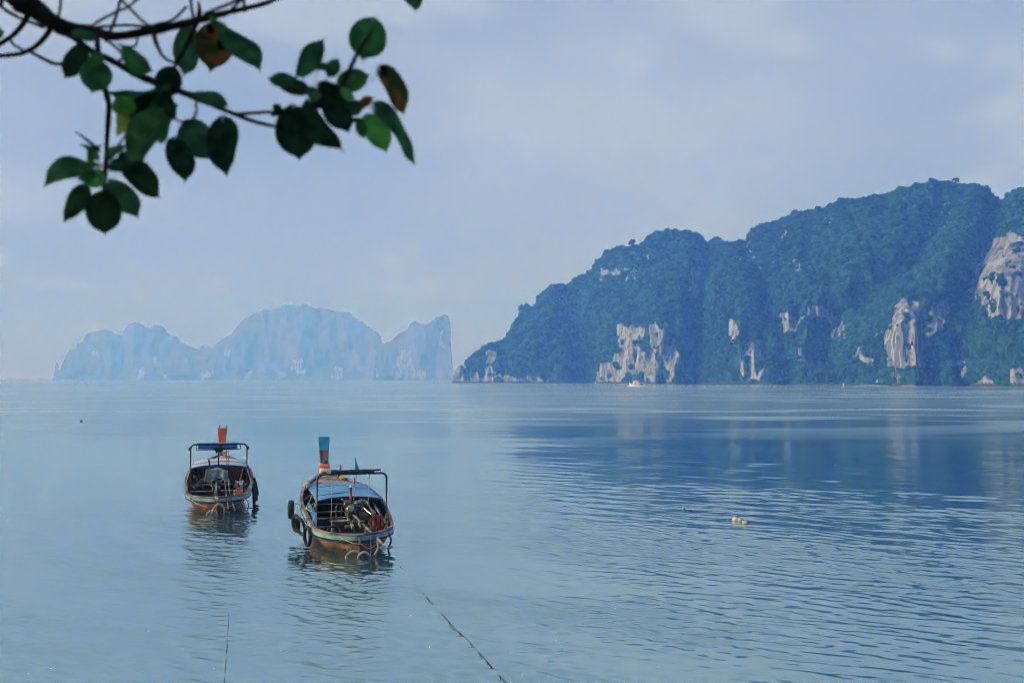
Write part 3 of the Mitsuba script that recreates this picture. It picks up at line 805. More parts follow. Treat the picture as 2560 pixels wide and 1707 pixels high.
# thwarts, boxes
part('thwart', beam((-.84, 2.0, .60), (.02, 2.0, .60), .16, .04), 'plank_grey', 30)
part('thwart', beam((-.86, 1.55, .46), (-.05, 1.55, .46), .14, .035), 'plank_grey', 30)
part('thwart', beam((-.92, 3.0, .62), (.92, 3.0, .62), .16, .04), 'plank_grey', 30)
part('thwart', beam((-.93, 4.3, .66), (.93, 4.3, .66), .16, .04), 'plank_grey', 30)
part('stern_deck', sheet(np.stack([np.stack([np.linspace(-1, 1, 7) * (HALF(y) - .08), np.full(7, y), np.full(7, .30)], -1) for y in np.linspace(.14, .95, 6)]), .03), 'plank_grey', 40)
part('locker', box((-.33, 1.22, .48), (.34, .30, .30), rot((0, 0, 1), 8), .012), 'lining_dark', False)
part('locker_panel', box((-.475, 1.11, .485), (.11, .05, .30), rot((0, 0, 1), 8), .008), 'hose_white', False, 'pale grey side panel of the locker')
part('locker_lid', box((-.35, 1.22, .645), (.40, .34, .03), rot((0, 0, 1), 8), .008), 'plank_grey', False)
part('side_tarp', sheet(np.stack([np.stack([np.full(5, -.93 + .07 * t), np.full(5, 2.9 - 1.75 * t), np.linspace(.90 - .05 * t, .52, 5) + .02 * np.sin(np.linspace(0, 5, 5) + 6 * t)], -1) for t in np.linspace(0, 1, 12)]), .012), 'side_blue', 50, 'blue tarp stretched inside the left side')
# engine on its pivot
e = part('engine', join([box((.02, 1.45, .84), (.34, .46, .30), None, .03), box((-.12, 1.50, 1.00), (.16, .26, .16), rot((0, 1, 0), 12), .02), ball((-.07, 1.26, .90), (.10, .10, .11), 2, .3, 4), box((.16, 1.45, 1.0), (.16, .34, .10), None, .02),
                         tube([(-.18, 1.35, .98), (-.30, 1.38, 1.02), (-.38, 1.4, .96), (-.38, 1.4, .66)], .017, 6, n=12), tube([(-.26, 1.35, .99), (-.27, 1.35, .68)], .015, 6), ball((.10, 1.28, .76), (.12, .08, .12), 2, .2, 9),
                         tube([(.02, 1.25, .80), (.02, 1.2, .55), (.05, 1.2, .34)], .045, 8), tube([(-.05, 1.22, .70), (.16, 1.22, .66)], .03, 6), tube([(.0, 1.2, .9), (.1, 1.15, .74), (.12, 1.0, .66)], .018, 6, n=8)]), 'engine_metal', 35)
part('air_filter', lathe([(0.0, 0), (.09, 0), (.10, .02), (.10, .10), (.08, .12), (0, .12)], 16), 'steel', 30, up=e)
v, f_ = lathe([(0.0, 0), (.085, 0), (.09, .02), (.09, .08), (.07, .10), (0, .10)], 16)
del scene[e + '__air_filter']
put(e + '__air_filter', W((v @ rot((1, 0, 0), 70).T + [-.075, 1.2, .90], f_)), 'steel', smooth=30)
part('exhaust_pipe', tube([(-.02, 1.5, 1.0), (-.03, 1.5, 1.12), (-.025, 1.5, 1.40)], [.03, .030, .026], 10), 'pipe_dark', 40, up=e)
part('exhaust_tip', tube([(-.025, 1.5, 1.40), (-.024, 1.5, 1.45)], .031, 10), 'boat_white', 40, up=e)
part('exhaust_band', tube([(-.027, 1.5, 1.12), (-.027, 1.5, 1.24)], .032, 10), 'ribbon_red', 40, up=e)
part('flat_panel', box((-.17, 1.4, 1.075), (.20, .12, .03), rot((0, 1, 0), 32), .006), 'plank_grey', False, up=e)
part('shaft', tube([(.0, 1.25, .79), (.10, .95, .68), (.53, -.36, .25)], .030, 10), 'steel', 40, up=e)
part('shaft_clamp', join([box((.16, .78, .63), (.10, .10, .12), rot((0, 0, 1), 18), .015), tube([(.10, .70, .62), (.26, .62, .57)], .02, 6), torus((.22, .60, .57), (.3, -.9, -.3), .045, .012, 6, 14)]), 'engine_metal', 30, up=e)
part('propeller', propeller((.545, -.40, .235), (.43, -1.31, -.43), .165, 1.45), 'hose_white', 40, up=e)
part('tiller', tube([(.04, 1.5, 1.03), (.22, 1.3, .95), (.40, 1.0, .80)], .02, 8, n=10), 'steel', 40, up=e)
part('tiller_bow', tube([(.04, 1.62, 1.04), (.30, 1.62, 1.05), (.39, 1.55, 1.0), (.45, 1.1, .72), (.42, .85, .52)], .019, 8, n=24), 'steel', 40, up=e)
part('drive_cover', sheet(np.stack([np.stack([np.full(6, .12 + .04 * t), 1.25 + .28 * np.cos(np.linspace(.2, 2.9, 6)), .60 + .26 * np.sin(np.linspace(.2, 2.9, 6))], -1) for t in np.linspace(0, 5.5, 6)]), .012), 'lining_dark', 50, up=e)
part('engine_bed', join([beam((-.06, .75, .54), (-.06, 1.75, .60), .07, .09), beam((.14, .75, .54), (.14, 1.75, .60), .07, .09), beam((-.22, 1.0, .52), (.32, 1.0, .50), .10, .08)]), 'plank_grey', 30)
part('engine_post', join([beam((.02, .7, .14), (.02, .95, .60), .10, .10, up=(1, 0, 0)), beam((-.30, .42, .44), (.34, .42, .40), .10, .09)]), 'lining_dark', 30)
# things on board
rc = []
for i in range(6):
    x, y, z = .40 + .20 * (i % 3) / 2 + 0.05 * (i // 3), 1.1 - .12 * (i // 3), .84 - .05 * (i % 3)
    n = 7
    rc.append(sheet(np.stack([np.stack([x + np.linspace(-.020, .020, 3), np.full(3, y + .03 * math.sin(i + t * 4)), np.full(3, z - t * (.34 + .08 * (i % 4)))], -1) for t in np.linspace(0, 1, n)]), .012))
loose('red_cloth', join(rc), 'cloth_red', 'red cloth strips hanging from a pole at the right of the stern', 'cloth', smooth=40)
loose('bamboo_pole', tube([(.64, .95, .46), (.50, 1.05, .82), (.30, 1.5, 1.02)], .018, 6), 'pipe_dark', 'dark pole leaning beside the red cloth', 'pole')
loose('long_pole', tube([(.78, .75, .48), (.66, 2.9, .92), (.60, 4.6, 1.1)], .028, 8), 'plank_grey', 'long grey pole lying along the right side under the canopy', 'pole')
fl = thing('flag', 'furled blue flag on a pole above the canopy', 'flag')
put(fl + '__pole', W(tube([(.46, 4.8, 1.00), (.50, 4.8, 1.84)], .012, 6)), 'pipe_dark', smooth=40)
put(fl + '__cloth', W(sheet(np.stack([np.stack([.475 + .02 * t + np.linspace(0, .03 + .12 * t, 5), 4.8 + .02 * np.sin(np.linspace(0, 7, 5) + 5 * t), np.full(5, 1.80 - .40 * t) - .03 * np.linspace(0, 1, 5)], -1) for t in np.linspace(0, 1, 8)]), .012)), 'prow_blue', smooth=50)
put(fl + '__tip', W(tube([(.465, 4.8, 1.20), (.46, 4.8, 1.27)], .018, 6)), 'ribbon_red', smooth=40)
fl = thing('flag', 'furled red, white and blue flag on a short pole at the bow', 'flag')
put(fl + '__pole', W(tube([(.29, 6.9, 1.0), (.32, 6.9, 1.5)], .013, 6)), 'rail_grey', smooth=40)
put(fl + '__red_cloth', W(tube([(.30, 6.9, 1.33), (.315, 6.9, 1.40), (.32, 6.9, 1.47)], [.02, .035, .03], 7)), 'ribbon_red', smooth=40)
put(fl + '__white_cloth', W(tube([(.285, 6.9, 1.25), (.30, 6.9, 1.33)], [.04, .022], 7)), 'ribbon_white', smooth=40)
put(fl + '__blue_cloth', W(tube([(.25, 6.9, 1.10), (.275, 6.9, 1.2), (.285, 6.9, 1.25)], [.03, .055, .04], 7)), 'ribbon_blue', smooth=40)
loose('yellow_cloth', ball((.36, 6.8, 1.10), (.075, .06, .075), 2, 1.1, 8), 'ribbon_yellow', 'yellow cloth bundle at the foot of the furled flag on the bow', 'cloth')
# fenders over the left side
loose('tyre_fender', torus((-1.33, 3.2, .70), (.992, -.10, 0), .185, .058), 'rubber', 'black tyre fender hanging edge-on, foremost on the left side of the nearer boat', 'tyre', 'tyre fenders along the left side of the nearer boat')
loose('tyre_fender', torus((-1.25, 2.55, .44), (.955, .30, .03), .20, .033), 'rubber', 'black tyre fender second from the bow end on the nearer boat', 'tyre', 'tyre fenders along the left side of the nearer boat')
loose('tyre_fender', torus((-1.17, 2.1, .43), (.90, .36, .24), .22, .033), 'rubber', 'black tyre fender third from the bow end, leaning open, on the nearer boat', 'tyre', 'tyre fenders along the left side of the nearer boat')
loose('tyre_fender', torus((-1.06, 1.35, .29), (.97, .22, 0), .22, .033), 'rubber', 'black tyre fender hanging lowest, nearest the stern of the nearer boat', 'tyre', 'tyre fenders along the left side of the nearer boat')
for p, q_, s in (((-1.08, 3.2, .80), (-1.28, 3.2, .86), 'foremost'), ((-1.02, 2.5, .70), (-1.21, 2.55, .62), 'second'), ((-.99, 2.0, .66), (-1.1, 2.1, .64), 'third'), ((-.93, 1.3, .56), (-1.02, 1.35, .48), 'sternmost')):
    loose('fender_rope', rope([p, q_], .008), 'rope_pale', f'short rope holding the {s} tyre fender of the nearer boat', 'rope')
# hose loops at the stern
HN = 'white hose loops hung on the stern of the nearer boat'
loose('hose_loop', tube([(-.34, -.16, -.12), (-.30, -.14, .06), (-.16, -.12, .14), (.0, -.12, .08), (.09, -.12, -.10)], .027, 8, n=24), 'hose_white', 'left white hose loop dipping in the water at the stern of the nearer boat', 'hose', HN)
loose('hose_loop', tube([(-.08, -.20, -.14), (-.04, -.19, .05), (.08, -.18, .12), (.19, -.18, .05), (.24, -.16, -.08)], .027, 8, n=24), 'hose_white', 'middle white hose loop dipping in the water at the stern of the nearer boat', 'hose', HN)
loose('hose_loop', tube([(.38, .02, .36), (.41, -.06, .22), (.36, -.10, .08), (.29, -.12, .02)], .025, 8, n=18), 'hose_white', 'right white hose arc rising up the dark stern panel of the nearer boat', 'hose', HN)
loose('hose_loop', tube([(.27, -.16, .04), (.33, -.17, .02), (.36, -.17, -.10)], .025, 8, n=14), 'hose_white', 'short white hose end curling into the water under the propeller', 'hose', HN)
# lines
loose('stern_line', rope([(-.52, .30, .48), (-.2, -.02, .34), (.06, -.06, .28)], .010, .02), 'rope_pale', 'pale rope slung across the brown stern of the nearer boat', 'rope')
loose('stern_line', rope([(.02, -.05, .28), (.2, -.02, .20), (.46, .0, .30)], .010, .03), 'rope_pale', 'pale rope sagging across the dark right stern panel of the nearer boat', 'rope')
loose('stern_line', rope([(.25, .06, .42), (.25, -.03, .2), (.24, -.05, .02)], .012), 'rope_pale', 'pale rope hanging straight down the right stern panel of the nearer boat', 'rope')
loose('stern_strap', tube([(.70, .30, .46), (.74, .15, .30), (.66, .05, .12), (.70, .0, -.05)], .022, 7, n=16), 'rubber', 'black strap hanging from the right corner of the nearer stern', 'strap')
loose('stay_rope', rope([(-.78, 2.45, .98), (-.9, 2.0, .80), (-1.0, 2.9, .76)], .008), 'rope_pale', 'pale rope knotted at the left front corner of the blue canopy', 'rope')
loose('stay_rope', rope([(-.76, 2.4, .98), (-.93, 1.5, .58)], .008), 'rope_pale', 'pale rope slanting from the canopy corner down to the left rail', 'rope')
loose('stay_rope', rope([(-.80, 3.4, 1.0), (-.98, 2.8, .9), (-.84, 2.3, .95)], .010, .12), 'rope_pale', 'pale rope looped along the left edge of the blue canopy', 'rope')
loose('rope_bundle', ball((-.80, 5.0, 1.12), (.10, .12, .08), 2, .9, 3), 'rope_pale', 'pale rope bundle tied on the far left corner of the blue canopy', 'rope')
loose('coiled_hose', torus((-.52, .55, .50), (.2, -.6, .8), .15, .022, 7, 24), 'rubber', 'dark hose coiled on the stern rail of the nearer boat', 'hose')
loose('fuel_can', box((.30, .72, .42), (.20, .16, .24), rot((0, 0, 1), 20), .03), 'engine_metal', 'dark fuel can under the engine of the nearer boat', 'can')

# ---- the far boat
b1 = on_water(543, 1284)
root, part, loose, W = build_boat('longtail_boat', b1, 15.4, dict(
    hull='hull_red', lining='lining_red', rail='rail_grey', post='hull_red', deck='deck_pink', bulkhead='deck_pink', stem='prow_orange', prow='prow_orange', prow_top=2.12, prow_split=12, finials=True,
    hoop=(-.82, .85, 1.0, 2.00, .54), canopy=(-.88, .86, 2.4, 5.5, 1.16), slope=-.012, crease_lines=1, canopy_mat='tarp_pale', bow_mat='tarp_deep',
    garland_label='yellow, lilac and orange cloth garland tied round the orange prow',
    bands=((1.06, 1.17, 'ribbon_orange', .1), (1.165, 1.235, 'tarp_pale', .15), (1.23, 1.32, 'ribbon_yellow', .35))),
    'farther longtail boat on the left with plain orange prow and pale lilac canopy')
aw = thing('folded_awning', 'deep blue awning folded on the top of the stern hoop of the farther boat', 'awning')
rows = [[(x, 1.0 - .02 + .30 * t, 1.90 + .13 * math.sin(t * math.pi * .55) + .012 * math.sin(9 * x + 3 * t)) for x in np.linspace(-.60, .56, 12)] for t in np.linspace(0, 1, 8)]
put(aw + '__cloth', W(sheet(np.array(rows), .02)), 'tarp_deep', smooth=50)
put(aw + '__fold', W(tube([(-.60, .99, 1.925), (-.2, .98, 1.91), (.2, .98, 1.915), (.56, .99, 1.925)], .062, 8, n=20, rough=.2)), 'tarp_deep', smooth=50)
put(aw + '__top_edge', W(beam((-.64, 1.0, 2.035), (.62, 1.0, 2.025), .10, .022)), 'stripe_blue', smooth=False)
put(aw + '__frame', W(tube([(-.65, .97, 2.02), (-.65, .96, 1.85), (-.60, .96, 1.83), (.58, .96, 1.845), (.65, .96, 1.86), (.65, .97, 2.02)], .013, 6)), 'pipe_dark', smooth=40)
loose('dark_bundle', join([ball((0.02, .99, 1.88), (.15, .09, .12), 2, .6, 2), tube([(-.05, 1.0, 1.82), (-.07, 1.0, 1.72)], [.05, .02], 6), tube([(.07, 1.0, 1.82), (.08, 1.0, 1.70)], [.05, .015], 6)]), 'rubber', 'dark bundle tied in the middle of the blue folded awning', 'bundle')
for x in (-.845, .875):
    part('hoop_lamp', box((x, .98, 1.88), (.07, .07, .09), None, .01), 'pipe_dark', False)
part('centre_pole', tube([(-.02, 2.4, 1.26), (.0, 1.02, 1.96)], .022, 8), 'tarp_deep', 40, 'blue pole from the hoop to the canopy')
for x in (.24, .29):
    loose('rope', rope([(x, 1.0, 1.84), (x + .01, 1.7, 1.22)], .008), 'rope_dark', {.24: 'left one of two dark ropes hanging from the blue folded awning', .29: 'right one of two dark ropes hanging from the blue folded awning'}[x], 'rope')
part('thwart', beam((-.84, 1.6, .50), (.84, 1.6, .50), .16, .04), 'plank_grey', 30)
part('thwart', beam((-.90, 2.8, .58), (.90, 2.8, .58), .16, .04), 'plank_grey', 30)
part('thwart', beam((-.80, .62, .42), (.80, .62, .42), .20, .04), 'plank_grey', 30)
part('stern_deck', sheet(np.stack([np.stack([np.linspace(-1, 1, 7) * (HALF(y) - .08), np.full(7, y), np.full(7, .30)], -1) for y in np.linspace(.14, .95, 6)]), .03), 'lining_red', 40)
e = part('engine', join([box((-.05, 1.35, .82), (.34, .5, .32), None, .04), box((-.05, 1.1, .62), (.26, .3, .2), None, .03), tube([(-.05, 1.1, .75), (-.05, 1.0, .34)], .05, 8), box((.12, 1.35, .9), (.12, .3, .2), None, .03)]), 'engine_metal', 35)
part('exhaust_pipe', tube([(-.24, 1.5, 1.0), (-.26, 1.55, 1.28), (-.30, 1.55, 1.50)], .028, 8), 'pipe_dark', 40, up=e)
part('shaft', tube([(-.05, .9, .82), (-.04, .3, .72), (-.03, -.42, .60)], .026, 10), 'steel', 40, up=e)
part('propeller', propeller((-.025, -.46, .595), (.02, -1, -.16), .17, 0.15), 'steel', 40, up=e)
# cloth thrown over the engine
rows = []
for t in np.linspace(0, 1, 16):
    u = np.linspace(-1, 1, 18)
    x = -.05 + u * (.31 + .05 * t)
    y = 1.70 - .62 * t - .06 * np.abs(u)
    z = 1.16 + .05 * (1 - u ** 2) - np.maximum(t - .45, 0) * .62 - .06 * u ** 2 * (1 - t) + .05 * (meshkit.noise(np.stack([u * 3, 0 * u + t * 4, 0 * u + 2], -1)) - .5) + .030 * np.sin(9 * u + 3 * t) * t + .05 * (u < -.8)
    rows.append(np.stack([x, y, z], -1))
loose('engine_tarp', sheet(np.array(rows), .012), 'tarp_teal', 'grey green tarp draped over the engine of the farther boat', 'tarp', smooth=60)
loose('grey_plank', beam((-.72, 1.15, .66), (-.42, 1.55, .90), .11, .03, up=(0, -1, .3)), 'plank_grey', 'pale grey plank leaning inside the left of the farther boat', 'plank')
loose('grey_plank', beam((-.75, 1.9, .95), (-.5, 2.2, .60), .08, .03, up=(0, -1, .3)), 'plank_grey', 'narrow plank slanting behind the pale plank in the farther boat', 'plank')
j = loose('fuel_can', box((.60, .66, .545), (.27, .16, .18), rot((0, 0, 1), -6), .035), 'can_orange', 'pale orange fuel can on the right of the farther stern', 'can', smooth=30)
put(j + '__handle', W(tube([(.52, .65, .635), (.55, .65, .67), (.65, .65, .665), (.68, .65, .63)], .014, 6)), 'can_orange', smooth=40)
put(j + '__cap', W((lathe([(0, 0), (.025, 0), (.025, .03), (0, .03)], 10)[0] + [.60, .60, .635], lathe([(0, 0), (.025, 0), (.025, .03), (0, .03)], 10)[1])), 'rubber', smooth=30)
loose('steel_rack', join([tube([(.46, 1.2, .52), (.46, 1.2, .86), (.76, 1.2, .86), (.76, 1.2, .52)], .013, 6), tube([(.61, 1.2, .86), (.61, 1.2, .52)], .011, 6), tube([(.46, 1.2, .70), (.76, 1.2, .70)], .011, 6)]), 'pipe_dark', 'dark pipe rack standing inside the right of the farther stern', 'rack')
loose('white_bundle', join([ball((.64, 1.5, .70), (.15, .12, .13), 2, .8, 6), beam((.5, 1.4, .84), (.72, 1.4, .62), .07, .03), beam((.74, 1.42, .86), (.56, 1.42, .66), .05, .03)]), 'boat_white', 'white gear heaped behind the pipe rack of the farther boat', 'bundle')
loose('blue_post', box((.76, 1.0, .66), (.07, .06, .30), None, .01), 'tarp_navy', 'blue grey board standing by the right hoop leg of the farther boat', 'board')
for x, z in ((.20, .16), (.31, .10)):
    loose('boat_pole', tube([(x, 1.0, .92), (x + .05, .25, .56), (x + .12 + (.08 if x > .3 else 0), -.18, z)], .020, 7, n=10), 'plank_grey', {.20: 'left of two grey poles hanging down over the farther stern', .31: 'right of two grey poles hanging down over the farther stern'}[x], 'pole')
FG = 'long black fenders on the right side of the farther boat'
loose('black_fender', tube([(1.10, 3.0, .76), (1.16, 3.0, .50), (1.22, 3.0, .18)], [.045, .055, .05], 10, n=12), 'rubber', 'rightmost of three long black fenders on the farther boat', 'fender', FG)
loose('black_fender', tube([(1.09, 2.55, .62), (1.14, 2.5, .36), (1.18, 2.5, .06)], [.045, .055, .05], 10, n=12), 'rubber', 'middle one of three long black fenders on the farther boat', 'fender', FG)
loose('black_fender', tube([(1.06, 2.2, .54), (1.09, 2.2, .28), (1.10, 2.2, -.02)], [.045, .055, .05], 10, n=12), 'rubber', 'leftmost of three long black fenders on the farther boat', 'fender', FG)
for p, q_, s in (((.86, 2.5, 1.12), (1.09, 3.0, .78), 'rightmost'), ((.9, 2.42, 1.0), (1.08, 2.55, .64), 'middle'), ((1.0, 2.2, .62), (1.05, 2.2, .56), 'leftmost')):
    loose('fender_rope', rope([p, q_], .008), 'rope_pale', f'rope holding the {s} black fender of the farther boat', 'rope')
HF = 'white hose loops hung on the stern of the farther boat'
loose('hose_loop', tube([(-.30, -.12, -.12), (-.28, -.10, .04), (-.16, -.08, .12), (-.02, -.08, .08), (.0, -.10, -.08)], .024, 8, n=24), 'hose_white', 'left white hose loop in the water at the stern of the farther boat', 'hose', HF)
loose('hose_loop', tube([(-.16, -.16, .0), (-.10, -.14, .18), (.03, -.12, .30), (.15, -.10, .26), (.20, -.12, .10), (.18, -.14, -.10)], .026, 8, n=28), 'hose_white', 'tallest white hose loop at the stern of the farther boat', 'hose', HF)
loose('hose_loop', tube([(.20, -.14, .06), (.27, -.14, .08), (.34, -.13, .02), (.34, -.13, -.10)], .020, 8, n=18), 'hose_white', 'right white hose loop in the water at the stern of the farther boat', 'hose', HF)
loose('hose_loop', torus((.80, .42, .17), (.55, -.8, .1), .13, .016, 6, 24, 1.5), 'hose_white', 'thin pale ring hanging at the right corner of the farther stern', 'hose', HF)
loose('stern_line', rope([(-.86, .45, .46), (-.5, .05, .30), (-.30, .0, .24)], .012, .03), 'rope_pale', 'pale rope slung across the red stern of the farther boat', 'rope')
loose('stern_line', rope([(-.02, -.06, .36), (.2, .0, .20), (.62, .3, .28)], .008, .02), 'rope_pale', 'thin rope sagging across the dark right stern panel of the farther boat', 'rope')
loose('stay_rope', rope([(.86, 2.4, 1.14), (1.0, 2.0, .70)], .010), 'rope_pale', 'pale rope from the right canopy corner to the rail of the farther boat', 'rope')
loose('stay_rope', rope([(-.88, 2.4, 1.14), (-1.0, 1.7, .66)], .010), 'rope_pale', 'pale rope from the left canopy corner to the rail of the farther boat', 'rope')
# ------------------------------------------------------------------ floats, distant boat, shore marks
def buoy(px, py, r, m, lab, cat='buoy', group=None, sink=.25):
    c = on_water(px, py)
    k = thing('mooring_float' if m == 'buoy_white' else 'dark_float', lab, cat, group)
    put(k + '__body', ball(c + [0, 0, r * (1 - sink) * .6], (r * 1.12, r, r * .9), 2, .12, px), m, smooth=True)
    put(k + '__ring', torus(c + [r * 1.12, 0, r * .5], (1, .3, 0), r * .28, r * .09, 6, 12), 'rubber', smooth=True)
    return c


f1 = buoy(1838.5, 1301.5, .080, 'buoy_white', 'left one of three white floats strung together on the rippled water', group='white floats strung together')
f2 = buoy(1851, 1303, .078, 'buoy_white', 'middle one of three white floats strung together, beside the left one', group='white floats strung together')
f3 = buoy(1862, 1309, .070, 'buoy_white', 'right and nearest one of three white floats strung together', group='white floats strung together')
put('float_rope', rope([f1 + [-.16, 0, .03], f1 + [0, 0, .10], f2 + [0, 0, .11], f3 + [0, 0, .09], f3 + [.1, -.02, .02]], .008), 'rope_dark', label='dark rope threading the three white floats', cat='rope')
buoy(1824.6, 1302, .022, 'rubber', 'tiny dark cork at the left end of the string of white floats', 'float')
buoy(1709, 1271, .036, 'rope_pale', 'small brown float left of and behind the white floats', 'float')
buoy(1726, 1276.5, .034, 'rubber', 'small black float between the brown float and the white floats', 'float')
buoy(203, 1053.5, .10, 'rubber', 'lone round black float on the calm water at far left', 'float')

# mooring lines that run to the shore, dipping in and out of the ripples
for pts, r, lab in (((((575, 1500), -.03), ((572, 1540), .016), ((569, 1590), .014), ((566, 1640), .018), ((561, 1700), .018), ((556, 1800), .10), ((550, 2000), .35)), .0052, 'thin mooring line running from the farther boat to the bottom edge'),
                    (((((1000, 1415), .02)), ((1040, 1462), -.03), ((1056, 1480), .016), ((1082, 1510), .012), ((1110, 1540), .018), ((1135, 1570), .024), ((1170, 1600), .014), ((1205, 1640), .020), ((1265, 1707), .026), ((1330, 1780), .15), ((1500, 1960), .5)), .0065, 'dark mooring rope slanting from behind the nearer boat to the bottom edge')):
    P3 = [on_water(*p) + [0, 0, z - .012] for p, z in pts]
    put('mooring_rope', tube(curve(P3, 90), r, 6, rough=.3), 'rope_dark', smooth=True, label=lab, cat='rope')

# the white cruiser under the big cliff
o = on_water(1592, 966)
k = thing('tour_boat', 'small white motor cruiser with wheelhouse heading left under the big cliff', 'motorboat')
xs = np.linspace(-4.3, 4.2, 18)
u = (xs + 4.3) / 8.5
half, top, bot = 1.25 * np.minimum(1, (u * 3.2) ** .6) * (1 - .12 * np.maximum(u - .7, 0)), 1.9 - 1.35 * np.minimum(u * 2.2, 1) ** .7 + .1, np.full(18, -.3)
ring = np.stack([st3(xs, -half, top), st3(xs + .25 * (u < .2) * (1 - u / .2), -half * .72, 0 * xs - .3), st3(xs + .25 * (u < .2) * (1 - u / .2), half * .72, 0 * xs - .3), st3(xs, half, top), st3(xs, -half, top)], 1)
g = ring.reshape(-1, 3)
put(k + '__hull', (g + o, np.vstack([tri(grid_faces(18, 5)), tri(np.array([[17 * 5, 17 * 5 + 1, 17 * 5 + 2, 17 * 5 + 3]]))])), 'boat_white', smooth=30)
put(k + '__waterline_stripe', box(o + [-.8, 0, .10], (4.0, 2.15, .16)), 'lining_red')
cab = put(k + '__cabin', box(o + [-.35, 0, 1.30], (3.3, 2.0, 1.5), None, .08), 'boat_white')
for x, w_ in ((-1.0, 1.0), (.85, .5)):
    put(cab + '__window', box(o + [x, -1.0, 1.45], (w_, .05, .45)), 'window_dark')
wh = put(k + '__wheelhouse', box(o + [-.4, 0, 2.6], (3.2, 1.8, 1.15), None, .08), 'boat_white')
for i in range(5):
    put(wh + '__window', box(o + [-1.65 + .62 * i, -.9, 2.72], (.46, .05, .32)), 'window_dark')
put(k + '__roof', box(o + [-.45, 0, 3.24], (3.4, 2.2, .14), None, .04), 'boat_white')
put(k + '__mast', tube([o + [-1.7, 0, 3.2], o + [-1.7, 0, 5.3]], .05, 6), 'boat_white')
put(k + '__mast', tube([o + [-.1, 0, 3.2], o + [-.1, 0, 6.6]], .03, 6), 'boat_white')
put(k + '__radar', box(o + [-1.7, 0, 5.2], (.5, .5, .18), None, .05), 'boat_white')
put(k + '__stern_canopy', box(o + [2.5, 0, 2.1], (2.1, 2.1, .10), None, .03), 'boat_white')
for x in (1.6, 3.4):
    for y in (-.95, .95):
        put(k + '__canopy_post', tube([o + [x, y, .5], o + [x, y, 2.1]], .05, 6), 'boat_white')
put(k + '__stern_frame', tube([o + [3.7, -.9, .5], o + [3.75, -.9, 1.3], o + [4.2, -.9, 1.25], o + [4.25, -.9, .5]], .05, 6), 'boat_white')
put(k + '__bow_rail', tube([o + [-1.9, -1.1, 1.5], o + [-3.2, -.85, 2.0], o + [-4.2, 0, 2.4], o + [-3.2, .85, 2.0]], .04, 6), 'boat_white')
put(k + '__cockpit', box(o + [2.6, 0, .95], (2.2, 1.9, .7), None, .05), 'tarp_teal')

# foam and the low wake ridges it has left behind
mat('foam', {'type': 'diffuse', 'reflectance': rgb((0.75, 0.77, 0.80))})
fm = []
rng = np.random.default_rng(5)
for i in range(46):
    x = -5.3 + 10.6 * rng.random()
    fm.append(ball(o + [x, -1.3 - .5 * rng.random() - .2 * abs(x) / 5, .02], (.35 + .4 * rng.random(), .25, .12 + .12 * rng.random()), 1, .5, i))
for i in range(70):
    t = rng.random()
    fm.append(ball(o + [4.5 + 75 * t, -.6 + 2.0 * rng.random() - 6 * t, .0], (.4 + 1.3 * rng.random(), .5, .10 + .06 * rng.random()), 1, .5, i))
put('wake_foam', join(fm), 'foam', smooth=True, label='white foam around and trailing behind the small cruiser', cat='foam', kind='stuff')
rid = []
for (x0, p0), (x1, p1), n in (((1540, 982), (2560, 986), 26), ((1650, 972), (2560, 978), 22), ((1300, 990), (1700, 994), 9), ((2080, 1000), (2560, 996), 10)):
    for i in range(n):
        t = (i + rng.random() * .7) / n
        a, b = t, min(1, t + (.8 + 1.4 * rng.random()) / n)
        A, B = on_water(x0 + (x1 - x0) * a, p0 + (p1 - p0) * a), on_water(x0 + (x1 - x0) * b, p0 + (p1 - p0) * b)
        m = 9
        c = A + np.linspace(0, 1, m)[:, None] * (B - A)
        s = np.sin(np.linspace(0, np.pi, m)) * (.5 + .5 * rng.random())
        rows = [st3(c[:, 0], c[:, 1] + d * (1 + 0 * s), z * s - .015) for d, z in ((-1.3, 0), (-.5, .10), (0, .16), (.6, .09), (1.3, 0))]
        rid.append(((np.stack(rows, 1)).reshape(-1, 3), grid_faces(m, 5)))
put('wake_ripple', join(rid), 'sea_water', smooth=True, label='long low wake ripples running across the bay below the headland', cat='wake', kind='stuff')

ff = []
rng = np.random.default_rng(9)
for i in range(24):
    c = on_water(60 + 1700 * rng.random(), 1400 + 330 * rng.random() ** .8)
    ff.append(ball(c + [0, 0, .010], (.004 + .009 * rng.random(), .004 + .008 * rng.random(), .004), 0))
put('foam_fleck', join(ff), 'foam', smooth=True, label='tiny white foam flecks scattered over the near water', cat='foam', kind='stuff')

# shore marks under the headland
mat('sand', {'type': 'diffuse', 'reflectance': proc(lambda p, n, uv: mix((0.36, 0.34, 0.31), (0.46, 0.44, 0.41), noise(p.x * .5, p.y * .5)))})
for x0, x1, py in ((2128, 2228, 965.0), (2250, 2296, 965.3)):
    px = np.linspace(x0, x1, 24)
    yy = on_water((x0 + x1) / 2, py)[1]
    rows = [at(px, 960 + 0 * px, yy + d) * [1, 1, 0] + st3(0 * px, 0 * px, (zz * np.sin(np.linspace(0.02, np.pi - .02, 24)) ** .6) - .12) for d, zz in ((-4, .0), (-1.5, .16), (2, .32), (8, .5), (16, .6), (30, 0.3))]
    put('beach', (np.stack(rows, 1).reshape(-1, 3), tri(grid_faces(24, 6))), 'sand', smooth=True, kind='structure')
w0 = on_water(2109, 968.5)
k = thing('marker_buoy', 'tiny pale orange marker buoy afloat off the small beach', 'buoy')
put(k + '__body', (lathe([(0, -.2), (.45, -.2), (.5, .15), (.25, .55), (.18, 1.1), (0, 1.15)], 14)[0] + w0, lathe([(0, -.2), (.45, -.2), (.5, .15), (.25, .55), (.18, 1.1), (0, 1.15)], 14)[1]), 'can_orange', smooth=30)
